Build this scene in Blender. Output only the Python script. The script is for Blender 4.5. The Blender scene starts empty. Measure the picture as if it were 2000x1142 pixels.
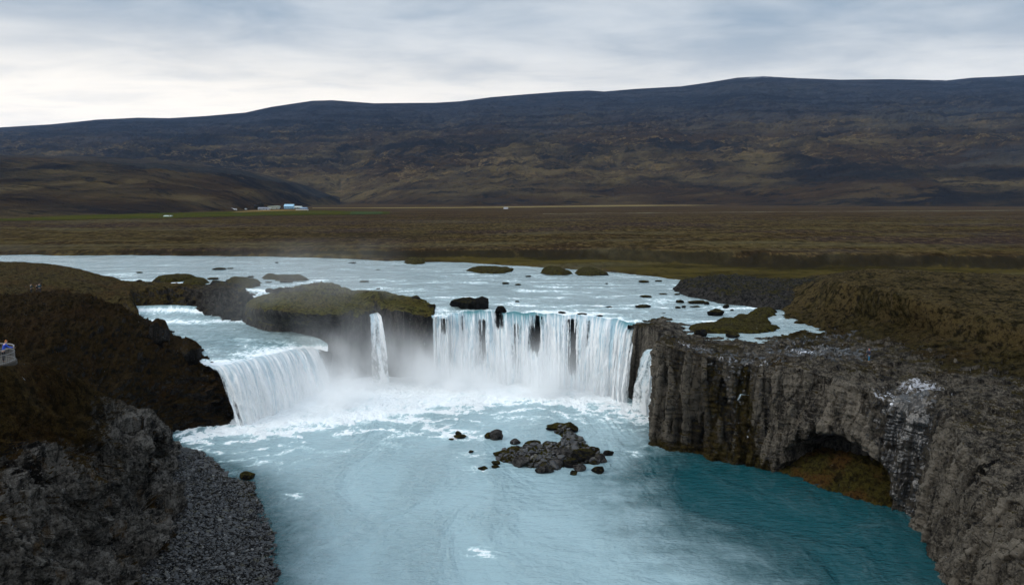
EXPOSURE = 0.27; MIST = True; HAZE = 2.4e-5
import bpy, bmesh, math, random
import numpy as np
from mathutils import Vector, Matrix
from mathutils.bvhtree import BVHTree

scene = bpy.context.scene
COL = scene.collection
F = 1335.0; PITCH = math.radians(7.9); H = 35.0
CP, SP = math.cos(PITCH), math.sin(PITCH)

# ---------------------------------------------------------------- survey helpers
def ray(px, py):
    u = (px-1000.0)/F; v = -(py-571.0)/F
    return np.array([u, CP+SP*v, -SP+CP*v])
def Z(px, py, z):                      # sight line meets height z
    d = ray(px, py); t = (z-H)/d[2]
    return np.array([0, 0, H]) + d*t
def Y(px, py, y):                      # sight line meets depth y
    d = ray(px, py); t = y/d[1]
    return np.array([0, 0, H]) + d*t
def project(P):
    q = P - np.array([0, 0, H])
    dep = np.maximum(q[..., 1]*CP - q[..., 2]*SP, 8.0)
    v = q[..., 1]*SP + q[..., 2]*CP
    return np.stack([1000+F*q[..., 0]/dep, 571-F*v/dep], -1), dep

# ---------------------------------------------------------------- numeric noise
_r = np.random.RandomState(7)
_perm = np.tile(_r.permutation(256), 2).astype(np.int64)
_g = _r.normal(size=(256, 3)); _g /= np.linalg.norm(_g, axis=1)[:, None]
_g32 = _g.astype(np.float32); _perm32 = _perm.astype(np.int32)
def perlin(P):
    P = np.asarray(P, np.float32); sh = P.shape[:-1]; P = P.reshape(-1, 3); out = np.empty(len(P), np.float32)
    for k in range(0, len(P), 65536): out[k:k+65536] = _perlin(P[k:k+65536])
    return out.reshape(sh)
def _perlin(P):
    i = np.floor(P); f = P-i; i = i.astype(np.int32) & 255
    w = f*f*f*(f*(f*6-15)+10)
    fx, fy, fz = f.T; out = 0; wx1, wy1, wz1 = w.T; ix, iy, iz = i.T
    for dx in (0, 1):
        wx = wx1 if dx else 1-wx1; a = _perm32[(ix+dx) & 255]
        for dy in (0, 1):
            wxy = wx*(wy1 if dy else 1-wy1); b = _perm32[(a+iy+dy) & 255]
            for dz in (0, 1):
                g = _g32[_perm32[(b+iz+dz) & 255]]
                out = out + wxy*(wz1 if dz else 1-wz1)*(g[:, 0]*(fx-dx)+g[:, 1]*(fy-dy)+g[:, 2]*(fz-dz))
    return out*1.6
def fbm(P, scale=1, octs=4, gain=.5, lac=2.07, off=0., ridge=False):
    P = np.asarray(P, float)*np.asarray(scale, float)+off
    s = 0; a = 1; t = 0
    for o in range(octs):
        n = perlin(P+o*17.31)
        if ridge: n = .58-2*np.abs(n)
        s = s+a*n; t += a; a *= gain; P = P*lac
    return s/t
def worley(P):
    i = np.floor(P).astype(np.int64); f1 = np.full(P.shape[:-1], 9.); f2 = f1.copy(); cid = np.zeros(P.shape[:-1])
    for dx in (-1, 0, 1):
        for dy in (-1, 0, 1):
            for dz in (-1, 0, 1):
                c = i+np.array([dx, dy, dz]); h = _perm[(_perm[(_perm[c[..., 0] & 255]+c[..., 1]) & 255]+c[..., 2]) & 255]
                q = c+.5+.42*_g[h]
                d = np.linalg.norm(P-q, axis=-1)
                m = d < f1
                f2 = np.where(m, f1, np.minimum(f2, d)); cid = np.where(m, h/255., cid); f1 = np.where(m, d, f1)
    return f1, f2, cid
def sstep(x, a, b):
    t = np.clip((np.asarray(x, float)-a)/(b-a), 0, 1); return t*t*(3-2*t)
def seg_dist(P, poly):
    """distance of xy points to an open polyline"""
    best = np.full(P.shape[:-1], 1e9)
    for a, b in zip(poly[:-1], poly[1:]):
        a = np.asarray(a)[:2]; b = np.asarray(b)[:2]; ab = b-a
        t = np.clip(((P[..., :2]-a)@ab)/(ab@ab+1e-9), 0, 1)
        best = np.minimum(best, np.linalg.norm(P[..., :2]-(a+t[..., None]*ab), axis=-1))
    return best
def poly_sdf(P, poly):
    """positive inside"""
    poly = [np.asarray(p)[:2] for p in poly]; x = P[..., 0]; y = P[..., 1]
    ins = np.zeros(x.shape, bool)
    for a, b in zip(poly, poly[1:]+poly[:1]):
        c = ((a[1] > y) != (b[1] > y))
        xi = (b[0]-a[0])*(y-a[1])/((b[1]-a[1]) if abs(b[1]-a[1]) > 1e-9 else 1e-9)+a[0]
        ins ^= c & (x < xi)
    d = seg_dist(P, poly+poly[:1])
    return np.where(ins, d, -d)

# ---------------------------------------------------------------- mesh helpers
def tag(o, label=None, cat=None, group=None, kind=None):
    if label: o['label'] = label
    if cat: o['category'] = cat
    if group: o['group'] = group
    if kind: o['kind'] = kind
    return o
def link(name, me, mat=None, parent=None):
    o = bpy.data.objects.new(name, me); COL.objects.link(o)
    if mat: me.materials.append(mat)
    if parent: o.parent = parent
    return o
def empty(name, loc, rz=0.):
    o = bpy.data.objects.new(name, None); COL.objects.link(o)
    o.location = loc; o.rotation_euler = (0, 0, rz); o.empty_display_size = .3
    return o
def raw_mesh(name, V, Q, attrs=None, smooth=True):
    V = np.asarray(V, np.float32).reshape(-1, 3); Q = np.asarray(Q, np.int32)
    me = bpy.data.meshes.new(name); k = Q.shape[1]
    me.vertices.add(len(V)); me.vertices.foreach_set('co', V.ravel())
    me.loops.add(Q.size); me.loops.foreach_set('vertex_index', Q.ravel())
    me.polygons.add(len(Q))
    me.polygons.foreach_set('loop_start', np.arange(len(Q), dtype=np.int32)*k)
    me.polygons.foreach_set('loop_total', np.full(len(Q), k, np.int32))
    me.polygons.foreach_set('use_smooth', np.full(len(Q), smooth, bool))
    for n, a in (attrs or {}).items():
        a = np.asarray(a, np.float32)
        if a.shape[-1:] == (3,) and a.size == V.size:
            at = me.attributes.new(n, 'FLOAT_VECTOR', 'POINT'); at.data.foreach_set('vector', a.reshape(-1))
        else:
            at = me.attributes.new(n, 'FLOAT', 'POINT'); at.data.foreach_set('value', a.ravel())
    me.update()
    return me
def grid_quads(nv, nu, keep=None, flip=False):
    idx = np.arange(nv*nu).reshape(nv, nu)
    q = np.stack([idx[:-1, :-1], idx[:-1, 1:], idx[1:, 1:], idx[1:, :-1]], -1).reshape(-1, 4)
    if keep is not None:
        k = (keep[:-1, :-1] | keep[:-1, 1:] | keep[1:, 1:] | keep[1:, :-1]).ravel(); q = q[k]
    return q[:, ::-1] if flip else q
def compact(V, Q, attrs):
    u, inv = np.unique(Q, return_inverse=True)
    return V.reshape(-1, 3)[u], inv.reshape(Q.shape), {k: (a.reshape(-1, 3)[u] if a.shape[-1:] == (3,) and a.ndim == 3 else a.ravel()[u]) for k, a in attrs.items()}
def cr(A, t, tens=1.0):
    """catmull-rom along axis 0; tens 0 = linear"""
    n = len(A); i = np.clip(np.floor(t).astype(int), 0, n-2); f = (t-i).reshape((-1,)+(1,)*(A.ndim-1))
    p0 = A[np.maximum(i-1, 0)]; p1 = A[i]; p2 = A[i+1]; p3 = A[np.minimum(i+2, n-1)]
    c = .5*(2*p1+(p2-p0)*f+(2*p0-5*p1+4*p2-p3)*f*f+(3*p1-p0-3*p2+p3)*f**3)
    return (1-tens)*(p1+(p2-p1)*f)+tens*c
def params(net, axis, target, cap):
    A = np.moveaxis(net, axis, 0)
    pr, dep = project(A)
    seg = np.linalg.norm(np.diff(pr, axis=0), axis=-1).max(1)
    met = (np.linalg.norm(np.diff(A, axis=0), axis=-1)*F/np.maximum(dep[1:], 15)).max(1)*.45
    on = np.maximum(np.minimum(seg, 900), np.minimum(met, 700))
    t = []
    for k, s in enumerate(on):
        c = int(np.clip(s/target, 2, cap)); t += list(k+np.arange(c)/c)
    return np.array(t+[len(A)-1.])
def normals(V):
    du = np.gradient(V, axis=1); dv = np.gradient(V, axis=0)
    n = np.cross(du, dv); n /= np.linalg.norm(n, axis=-1, keepdims=True)+1e-9
    return n
def patch(name, net, disp=None, mat=None, target=2.0, tu=1., tv=.5, cap=260, outward=None, parent=None):
    """loft through a net of surveyed points; disp(V, n, s, t) -> (new V, attrs)"""
    net = np.array(net, float)
    tv_, tu_ = params(net, 0, target, cap), params(net, 1, target, cap)
    A = cr(net, tv_, tv); A = np.moveaxis(cr(np.moveaxis(A, 1, 0), tu_, tu), 0, 1)
    n = normals(A)
    if outward is not None and (n*outward(A)).sum(-1).mean() < 0: n = -n; flip = True
    else: flip = False
    s, t = np.meshgrid(tu_, tv_)
    attrs = {}
    if disp: A, attrs = disp(A, n, s, t)
    me = raw_mesh(name, A, grid_quads(A.shape[0], A.shape[1], flip=flip), attrs)
    o = link(name, me, mat, parent)
    print(name, A.shape[:2])
    return o, A

# ---------------------------------------------------------------- shader helpers
class G:
    def __init__(s, tree): s.t = tree; s.N = tree.nodes; s.L = tree.links
    def n(s, typ, **p):
        x = s.N.new(typ)
        for k, v in p.items(): setattr(x, k, v)
        return x
    def put(s, sock, v):
        if hasattr(v, 'is_output'): s.L.new(v, sock)
        elif isinstance(v, (tuple, list)) and len(v) == 3 and sock.type == 'RGBA': sock.default_value = (*v, 1)
        else: sock.default_value = v
    def pos(s): return s.n('ShaderNodeNewGeometry').outputs['Position']
    def nrm(s): return s.n('ShaderNodeNewGeometry').outputs['Normal']
    def sep(s, v):
        x = s.n('ShaderNodeSeparateXYZ'); s.put(x.inputs[0], v); return x.outputs
    def comb(s, a, b, c):
        x = s.n('ShaderNodeCombineXYZ'); [s.put(x.inputs[i], v) for i, v in enumerate((a, b, c))]; return x.outputs[0]
    def mul(s, v, k):
        x = s.n('ShaderNodeVectorMath', operation='MULTIPLY'); s.put(x.inputs[0], v); s.put(x.inputs[1], k); return x.outputs[0]
    def m(s, op, a, b=0., c=0., clamp=False):
        x = s.n('ShaderNodeMath', operation=op, use_clamp=clamp); s.put(x.inputs[0], a); s.put(x.inputs[1], b); s.put(x.inputs[2], c); return x.outputs[0]
    def noise(s, v, scale, detail=4, rough=.55, dist=0.):
        x = s.n('ShaderNodeTexNoise'); s.put(x.inputs['Vector'], v); x.inputs['Scale'].default_value = scale
        x.inputs['Detail'].default_value = detail; x.inputs['Roughness'].default_value = rough; x.inputs['Distortion'].default_value = dist
        return x.outputs['Fac']
    def voro(s, v, scale, feature='F1', out='Distance'):
        x = s.n('ShaderNodeTexVoronoi', feature=feature); s.put(x.inputs['Vector'], v); x.inputs['Scale'].default_value = scale; return x.outputs[out]
    def rng(s, v, a, b, c=0., d=1., smooth=True):
        x = s.n('ShaderNodeMapRange', interpolation_type='SMOOTHSTEP' if smooth else 'LINEAR'); s.put(x.inputs['Value'], v)
        for k, w in zip(('From Min', 'From Max', 'To Min', 'To Max'), (a, b, c, d)): s.put(x.inputs[k], w)
        return x.outputs['Result']
    def mix(s, f, a, b, mode='MIX'):
        x = s.n('ShaderNodeMix', data_type='RGBA', blend_type=mode, clamp_factor=True); s.put(x.inputs[0], f); s.put(x.inputs[6], a); s.put(x.inputs[7], b); return x.outputs[2]
    def gain(s, c, k):
        x = s.n('ShaderNodeVectorMath', operation='SCALE'); s.put(x.inputs[0], c); x.inputs['Scale'].default_value = k; return x.outputs[0]
    def attr(s, name, out='Fac'): return s.n('ShaderNodeAttribute', attribute_name=name).outputs[out]
    def bump(s, h, strength=.5, dist=.3, normal=None):
        x = s.n('ShaderNodeBump'); x.inputs['Strength'].default_value = strength; x.inputs['Distance'].default_value = dist; s.put(x.inputs['Height'], h)
        if normal is not None: s.L.new(normal, x.inputs['Normal'])
        return x.outputs[0]
def newmat(name):
    m = bpy.data.materials.new(name); m.use_nodes = True; g = G(m.node_tree); g.N.clear()
    out = g.n('ShaderNodeOutputMaterial'); b = g.n('ShaderNodeBsdfPrincipled'); g.L.new(b.outputs[0], out.inputs[0])
    return m, g, b, out
def flat(name, col, rough=.6, metal=0., var=.15, scale=6.):
    m, g, b, _ = newmat(name)
    n = g.noise(g.n('ShaderNodeTexCoord').outputs['Object'], scale, 4)
    c2 = tuple(x*(1-var*1.6) for x in col); c3 = tuple(min(1, x*(1+var)) for x in col)
    g.put(b.inputs['Base Color'], g.mix(n, c2, c3)); b.inputs['Roughness'].default_value = rough; b.inputs['Metallic'].default_value = metal
    return m

def rock_mat(name, ra=(.035, .032, .03), rb=(.11, .10, .09), ga=(.022, .017, .006), gb=(.06, .05, .012), gc=(.05, .028, .012),
             moss_bias=0., slope=(.35, .8), flute=.5, speck=.25, big=1.0, ochre=0., gain=.92):
    """weathered basalt with moss and heather where the attribute 'moss' and the slope allow it, thin water where 'wet'"""
    m, g, b, _ = newmat(name)
    p = g.pos(); nz = g.sep(g.nrm())[2]
    n1 = g.noise(p, .16*big, 5, .6); n2 = g.noise(p, .9*big, 5, .65); n3 = g.noise(p, 4.5*big, 5, .7); n4 = g.noise(p, 14*big, 3, .7)
    fl = g.noise(g.mul(p, (1., 1., .10)), .9*big, 5, .65, .6)
    fl2 = g.noise(g.mul(p, (1., 1., .16)), 3.2*big, 4, .7, .8)
    steep = g.rng(nz, .35, .75, 1, 0)
    rk = g.m('ADD', g.m('MULTIPLY', g.m('MULTIPLY', fl, steep), flute), g.m('MULTIPLY', n2, g.m('SUBTRACT', 1., g.m('MULTIPLY', steep, flute))))
    rk = g.m('ADD', g.m('MULTIPLY', rk, .62), g.m('MULTIPLY', g.m('ADD', g.m('MULTIPLY', fl2, .5), g.m('MULTIPLY', n3, .5)), .38))
    rock = g.mix(g.rng(rk, .40, .60), ra, rb)
    rock = g.mix(g.m('MULTIPLY', steep, g.rng(g.noise(g.mul(p, (1., 1., .06)), .42*big, 4, .6, .5), .50, .62)), rock, (.012, .011, .010))
    rock = g.mix(g.rng(n3, .56, .70, 0, .6), rock, tuple(min(1, x*1.6) for x in rb)); rock = g.mix(g.rng(n3, .46, .34, 0, .75), rock, (.008, .008, .008))
    rock = g.mix(g.m('MULTIPLY', g.attr('tone'), g.rng(n2, .3, .6, .6, 1.)), rock, (.014, .012, .009))
    rock = g.mix(g.m('MULTIPLY', g.attr('col'), .75), rock, tuple(min(1, x*1.35) for x in rb))
    ck = g.n('ShaderNodeTexVoronoi', feature='DISTANCE_TO_EDGE'); g.put(ck.inputs['Vector'], g.mul(p, (1., 1., .45))); ck.inputs['Scale'].default_value = .75*big
    rock = g.mix(g.m('MULTIPLY', g.rng(ck.outputs['Distance'], .05, .0), g.rng(n2, .35, .6, .9, .2)), rock, (.007, .007, .007))
    nm = g.noise(p, 2.1*big, 4, .7); rock = g.mix(g.rng(nm, .47, .36, 0, .7), rock, (.010, .010, .010))
    if ochre: rock = g.mix(g.rng(g.noise(g.mul(p, (1, 1, .4)), .35, 5, .7, 1.), .56, .7, 0, ochre), rock, (.17, .095, .03))
    if speck:
        v = g.voro(p, 3.5); rock = g.mix(g.m('MULTIPLY', g.rng(v, .10, .2, 1, 0), g.rng(n2, .5, .62, 0, speck)), rock, (.5, .5, .47))
    gr = g.mix(g.rng(n2, .35, .65), ga, gb); gr = g.mix(g.rng(n1, .45, .62), gr, gc)
    gr = g.mix(g.m('MULTIPLY', g.attr('dry'), g.rng(g.m('ADD', n2, g.m('SUBTRACT', n1, .5)), .40, .58)), gr, (.120, .086, .036))
    gr = g.mix(g.rng(n3, .3, .7, 0, .75), gr, g.mix(.5, gr, tuple(x*2.1 for x in gb)))
    gr = g.mix(g.rng(nm, .54, .66, 0, .6), gr, tuple(x*1.7 for x in gb)); gr = g.mix(g.rng(nm, .48, .38, 0, .75), gr, (.009, .007, .004)); gr = g.mix(g.rng(n4, .5, .36, 0, .8), gr, (.006, .005, .003)); gr = g.mix(g.rng(n2, .50, .36, 0, .7), gr, (.010, .008, .004))
    mo = g.attr('moss')
    f = g.m('ADD', g.rng(nz, slope[0], slope[1], -.5, .5, False), g.m('ADD', g.m('SUBTRACT', mo, .5), moss_bias))
    f = g.m('ADD', f, g.m('MULTIPLY', g.m('SUBTRACT', n2, .5), 1.3)); f = g.m('ADD', f, g.m('MULTIPLY', g.m('SUBTRACT', n3, .5), 1.0))
    f = g.rng(f, -.12, .16)
    col = g.mix(f, rock, gr)
    col = g.gain(col, gain)
    wet = g.attr('wet'); wf = g.rng(g.m('ADD', wet, g.m('MULTIPLY', g.m('SUBTRACT', g.noise(p, 1.3, 5, .65), .5), 2.6)), .45, .55)
    ice_glint = g.attr('ice_glint'); ice_glint_f = g.rng(g.m('ADD', ice_glint, g.m('MULTIPLY', g.m('SUBTRACT', g.noise(g.mul(p, (1., 1., .35)), 1.7, 6, .75, .9), .5), 3.4)), .62, .72)
    col = g.mix(g.m('MULTIPLY', wf, .8), col, (.012, .012, .013))
    col = g.mix(ice_glint_f, col, (.62, .64, .7))  # white flecks: ice, and sky glints of wet slabs painted into the colour
    g.put(b.inputs['Base Color'], col)
    g.put(b.inputs['Roughness'], g.m('MAXIMUM', g.m('SUBTRACT', .88, g.m('MULTIPLY', wf, .76)), .1))
    g.put(b.inputs['Specular IOR Level'], g.m('ADD', .03, g.m('MULTIPLY', wf, .55)))
    h = g.m('ADD', g.m('MULTIPLY', n3, .7), g.m('ADD', g.m('MULTIPLY', n4, .35), g.m('MULTIPLY', fl2, .5)))
    h = g.m('MULTIPLY', h, g.m('SUBTRACT', 1., g.m('MULTIPLY', wf, .93)))
    g.put(b.inputs['Normal'], g.bump(h, 1., .9))
    return m

def water_mat(name, teal=(.010, .085, .10), milk=(.34, .49, .54), wave=1., rough=.08, fine=1.):
    """glacial river water; attribute 'milk' = air and silt in it, plus sky sheen painted on the pool, 'foam' = broken white water"""
    m, g, b, _ = newmat(name)
    p = g.pos(); pf = g.mul(p, (1., 1., 0.))
    mk = g.attr('milk'); fo = g.attr('foam')
    w1 = g.noise(g.mul(pf, (1., .6, 1)), .08, 4, .6, 1.2)
    w2 = g.noise(g.mul(pf, (1., .5, 1)), .45, 5, .7, 1.6)
    w3 = g.noise(g.mul(pf, (1., .6, 1)), 2.2, 5, .7, .8)
    mm = g.m('ADD', mk, g.m('ADD', g.m('MULTIPLY', g.m('SUBTRACT', w1, .5), .5), g.m('MULTIPLY', g.m('SUBTRACT', w2, .5), .45)))
    col = g.mix(g.rng(mm, .0, 1.), teal, milk)
    ff = g.m('ADD', g.m('MULTIPLY', fo, 1.0), g.m('ADD', g.m('MULTIPLY', g.m('SUBTRACT', w2, .5), 1.7), g.m('MULTIPLY', g.m('SUBTRACT', w3, .5), 1.3)))
    col = g.mix(g.m('MULTIPLY', g.rng(ff, .0, .8), g.rng(fo, .0, .5, 0, .75)), col, (.50, .68, .72))
    ff = g.m('MULTIPLY', g.rng(ff, .45, 1.0), g.rng(fo, .0, .15))
    col = g.mix(ff, col, (.86, .9, .92))
    g.put(b.inputs['Base Color'], col)
    g.put(b.inputs['Roughness'], g.rng(ff, 0, 1, rough, .75))
    b.inputs['IOR'].default_value = 1.33
    gust = g.rng(w1, .35, .65, .45, 1.5); h1 = g.noise(g.mul(pf, (.42, .95, 1)), 1.15*fine, 4, .6, .25); h2 = g.noise(g.mul(pf, (.5, 1., 1)), 4.2*fine, 3, .65, .2)
    h = g.m('ADD', g.m('MULTIPLY', h1, g.m('MULTIPLY', gust, .6)), g.m('ADD', g.m('MULTIPLY', h2, g.m('MULTIPLY', gust, .2)), g.m('MULTIPLY', g.m('MULTIPLY', w3, fo), .3)))
    g.put(b.inputs['Normal'], g.bump(h, wave, .55))
    return m

def fall_mat(name, deep=(.08, .27, .30), shade=(.46, .65, .75)):
    m, g, b, out = newmat(name)
    uv = g.attr('fall', 'Vector')       # metres along the lip, metres fallen, share fallen
    s = g.sep(uv); clear = g.attr('clear'); gap = g.attr('gap')
    v1 = g.comb(g.m('MULTIPLY', s[0], .9), g.m('MULTIPLY', s[1], .07), 0.)
    v2 = g.comb(g.m('MULTIPLY', s[0], 1.15), g.m('MULTIPLY', s[1], .20), 3.)
    v3 = g.comb(g.m('MULTIPLY', s[0], 3.4), g.m('MULTIPLY', s[1], 1.2), 6.)
    a = g.noise(v1, 1., 4, .6, .4); c = g.noise(v2, 1., 5, .7, .5); d = g.noise(v3, 1., 4, .7, .3)
    iso = g.noise(g.comb(g.m('MULTIPLY', s[0], 1.6), g.m('MULTIPLY', s[1], 1.1), 9.), 1., 5, .7, .6)
    c = g.m('ADD', g.m('MULTIPLY', c, g.m('SUBTRACT', 1., g.m('MULTIPLY', s[2], .5))), g.m('MULTIPLY', iso, g.m('MULTIPLY', s[2], .5)))
    st = g.m('ADD', g.m('MULTIPLY', a, .42), g.m('ADD', g.m('MULTIPLY', c, .38), g.m('MULTIPLY', d, .20)))
    white = g.rng(g.m('SUBTRACT', g.m('ADD', st, g.m('MULTIPLY', s[2], .07)), g.m('MULTIPLY', clear, .09)), .42, .57)
    col = g.mix(white, g.mix(clear, shade, deep), (.95, .97, .98))  # streak colour carries painted bluish shadows between the plumes
    g.put(b.inputs['Base Color'], col); b.inputs['Roughness'].default_value = .6
    g.put(b.inputs['Normal'], g.bump(st, .8, .7))
    tr = g.n('ShaderNodeBsdfTransparent'); mx = g.n('ShaderNodeMixShader')
    al = g.rng(g.m('SUBTRACT', g.m('ADD', g.m('MULTIPLY', c, .6), g.m('ADD', g.m('MULTIPLY', d, .5), g.m('MULTIPLY', a, .3))), gap), .28, .60)
    g.put(mx.inputs[0], al); g.L.new(tr.outputs[0], mx.inputs[1]); tl = g.n('ShaderNodeBsdfTranslucent'); g.put(tl.inputs[0], col); m3 = g.n('ShaderNodeMixShader'); m3.inputs[0].default_value = .3; g.L.new(b.outputs[0], m3.inputs[1]); g.L.new(tl.outputs[0], m3.inputs[2]); g.L.new(m3.outputs[0], mx.inputs[2]); g.L.new(mx.outputs[0], out.inputs[0])
    return m
# ================================================================= camera, sky, sun
cam = bpy.data.cameras.new('camera'); cam.lens = F/2000*36; cam.sensor_width = 36; cam.clip_start = .5; cam.clip_end = 30000
co = bpy.data.objects.new('camera', cam); COL.objects.link(co); co.location = (0, 0, H); co.rotation_euler = (math.pi/2-PITCH, 0, 0)
scene.camera = co
SUN_EL, SUN_AZ = math.radians(36), math.radians(-98)     # azimuth from +Y towards +X
w = bpy.data.worlds.new('World'); scene.world = w; w.use_nodes = True; g = G(w.node_tree); g.N.clear()
sky = g.n('ShaderNodeTexSky', sky_type='NISHITA', sun_disc=False); sky.sun_elevation = SUN_EL; sky.sun_rotation = SUN_AZ; sky.altitude = 100
d = g.n('ShaderNodeTexCoord').outputs['Generated']; ds = g.sep(d); up = g.m('MAXIMUM', ds[2], 0.)
den = g.m('ADD', up, .085)
cp = g.comb(g.m('DIVIDE', ds[0], den), g.m('DIVIDE', ds[1], den), 0.)
c1 = g.noise(g.mul(cp, (.42, .6, 1)), 1., 5, .55, .35); c2 = g.noise(g.mul(cp, (1.1, 1.7, 1)), 1.3, 6, .6, .4); c3 = g.noise(g.mul(cp, (.18, .25, 1)), 1., 3, .5)
cl = g.m('ADD', g.m('MULTIPLY', c1, .5), g.m('ADD', g.m('MULTIPLY', c2, .22), g.m('MULTIPLY', c3, .28)))
cc = g.mix(g.rng(cl, .41, .59), (.275, .355, .44), (.62, .655, .68))
# clearing band low in the sky, brightest to the left
lowl = g.m('MULTIPLY', g.rng(up, .25, .10), g.rng(ds[0], .6, -.35, .42, 1.))
lowl = g.m('MULTIPLY', lowl, g.rng(ds[1], -.2, .5, .35, 1.))
cc = g.mix(g.m('MULTIPLY', lowl, g.rng(c2, .25, .6, .75, 1.)), cc, (1.12, 1.03, .90))
cc = g.gain(cc, g.rng(up, .38, .95, 1., 2.1, False)) if False else cc
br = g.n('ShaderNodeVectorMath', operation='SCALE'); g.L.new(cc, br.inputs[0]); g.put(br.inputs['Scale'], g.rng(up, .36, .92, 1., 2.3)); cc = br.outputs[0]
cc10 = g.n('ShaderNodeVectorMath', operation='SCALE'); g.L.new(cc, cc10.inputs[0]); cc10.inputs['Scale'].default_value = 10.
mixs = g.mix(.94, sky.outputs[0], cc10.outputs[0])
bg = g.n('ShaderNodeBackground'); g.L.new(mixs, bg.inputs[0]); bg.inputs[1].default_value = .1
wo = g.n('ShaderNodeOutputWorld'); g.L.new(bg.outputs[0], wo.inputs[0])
sl = bpy.data.lights.new('sun', 'SUN'); sl.energy = 1.4; sl.angle = math.radians(22); sl.color = (1, .95, .87)
so = bpy.data.objects.new('sun', sl); COL.objects.link(so)
sd = Vector((math.sin(SUN_AZ)*math.cos(SUN_EL), math.cos(SUN_AZ)*math.cos(SUN_EL), math.sin(SUN_EL)))
so.rotation_euler = sd.to_track_quat('Z', 'Y').to_euler()
scene.render.engine = 'CYCLES'
scene.view_settings.view_transform = 'Standard'; scene.view_settings.look = 'None'; scene.view_settings.exposure = EXPOSURE; scene.view_settings.gamma = 1
cy = scene.cycles; cy.use_denoising = True; cy.max_bounces = 18; cy.diffuse_bounces = 3; cy.glossy_bounces = 3; cy.transparent_max_bounces = 16
cy.volume_bounces = 14; cy.volume_step_rate = 1.5; cy.volume_max_steps = 96; cy.use_adaptive_sampling = True; cy.adaptive_threshold = .02

# ================================================================= far ground: moor plain with its river bank
def px_of(P): return 1000+F*(P[..., 0]/np.maximum(P[..., 1], 1.))*1.0          # bearing of a point written as a survey column
def depth(py, z):
    d = ray(1000, py); return (z-H)/d[2]*d[1]
BK = [(-900, 496), (0, 498), (400, 499.5), (600, 503), (760, 509), (900, 513), (1000, 519), (1100, 524), (1180, 530), (1300, 545), (1345, 550), (1480, 549), (1590, 546), (1680, 556), (2100, 575), (2900, 600)]
FT = [(-900, 493, 12.6), (0, 496, 12.6), (500, 497, 12.6), (700, 499, 12.7), (900, 503, 12.8), (1100, 507, 12.9), (1300, 516, 13), (1500, 523, 13.3), (1700, 523, 14), (2000, 527, 14), (2900, 534, 14)]
ZT = [(-900, 13.6), (0, 13.8), (600, 14.2), (900, 15.6), (1200, 17.2), (1500, 18), (2000, 18), (2900, 18)]
COLX = 1.0/np.cos(0)                                         # columns are read at eye level: small bearing drift is harmless
def band(tab, b): return np.interp(b, [r[0] for r in tab], [r[1] if len(r) == 2 else depth(r[1], r[2] if len(r) == 3 else 12.) for r in tab])
def bankd(b): return np.interp(b, [r[0] for r in BK], [depth(r[1], 12.) for r in BK])
def bearing(P):      # the survey column of a ground point (its height above the pool taken as 13 m)
    dep = P[..., 1]*CP+22*SP
    return 1000+F*P[..., 0]/np.maximum(dep, 1)
def ground_z(P):
    b = bearing(P); D = P[..., 1]
    Q = np.stack([P[..., 0], D, 0*D], -1)
    D = D+fbm(Q, .035, 3)*6+fbm(Q, .15, 2, off=9)*2.0
    db = bankd(b); df = np.maximum(np.interp(b, [r[0] for r in FT], [depth(r[1], r[2]) for r in FT]), db+1.5)
    zf = np.interp(b, [r[0] for r in FT], [r[2] for r in FT]); zt = np.interp(b, [r[0] for r in ZT], [r[1] for r in ZT])
    dt = df+(zt-zf)*1.15+.8
    z = np.where(D < db-9, 7.5, 7.5+4.5*sstep(D, db-9, db+.1)+.0)
    z = z+sstep(D, db, db+2)*.6+(zf-12.6)*sstep(D, db, df)+(zt-zf)*sstep(D, df, dt)
    far = sstep(D, dt, 900); z = z*(1-far*sstep(D, dt, dt+1))+16.3*far*sstep(D, dt, dt+1)
    land = sstep(D, db, db+6)
    z = z+land*(fbm(Q, .02, 4, off=3)*.9+fbm(Q, .11, 3, off=5)*.35+fbm(Q, .6, 3, off=8)*.16)*(1-.55*sstep(D, 500, 1200))
    return z
def cols(b0, b1, nb):      # bearings, closest together where the view is
    k = int(nb*.84); a = max(b0, -40); c = min(b1, 2040); r = nb-k; l = int(r*(a-b0)/max(1, (a-b0)+(b1-c)))
    return np.r_[np.linspace(b0, a, l+1)[:-1], np.linspace(a, c, k), np.linspace(c, b1, r-l+1)[1:]] if r-l > 0 and b1 > c else np.r_[np.linspace(b0, a, l+1)[:-1], np.linspace(a, c, k)]
def fan(b0, b1, nb, d0, d1, nd, pw=1.):
    b = cols(b0, b1, nb); u = (b-1000)/F
    t = np.linspace(0, 1, nd); D = 1/((1/d0)*(1-t)+(1/d1)*t)        # even steps of foreshortened distance
    D = D*.75+.25*(d0*(d1/d0)**t)
    U, DD = np.meshgrid(u, D)
    return np.stack([U*DD, DD, 0*DD], -1)
MOOR, g, b, _ = newmat('moor')
p = g.pos(); pd = g.sep(p); far = g.rng(pd[1], 260, 1100)
e1 = g.noise(g.mul(p, (.5, 1, 1)), .012, 5, .6, .5); e2 = g.noise(g.mul(p, (.45, 1, 1)), .07, 5, .65, .3); e3 = g.noise(g.mul(p, (1, .4, 1)), .38, 5, .75, .3); e4 = g.noise(p, 2.4, 3, .7)
c = g.mix(g.rng(e2, .4, .6), (.031, .0195, .009), (.056, .042, .016)); c = g.mix(g.rng(e1, .48, .6), c, (.034, .023, .019))
c = g.mix(g.rng(e2, .58, .72, 0, .8), c, (.085, .066, .03)); c = g.mix(g.rng(e3, .52, .62, 0, .8), c, (.105, .075, .030)); c = g.mix(g.rng(e3, .48, .38, 0, .85), c, (.010, .008, .005))
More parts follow.
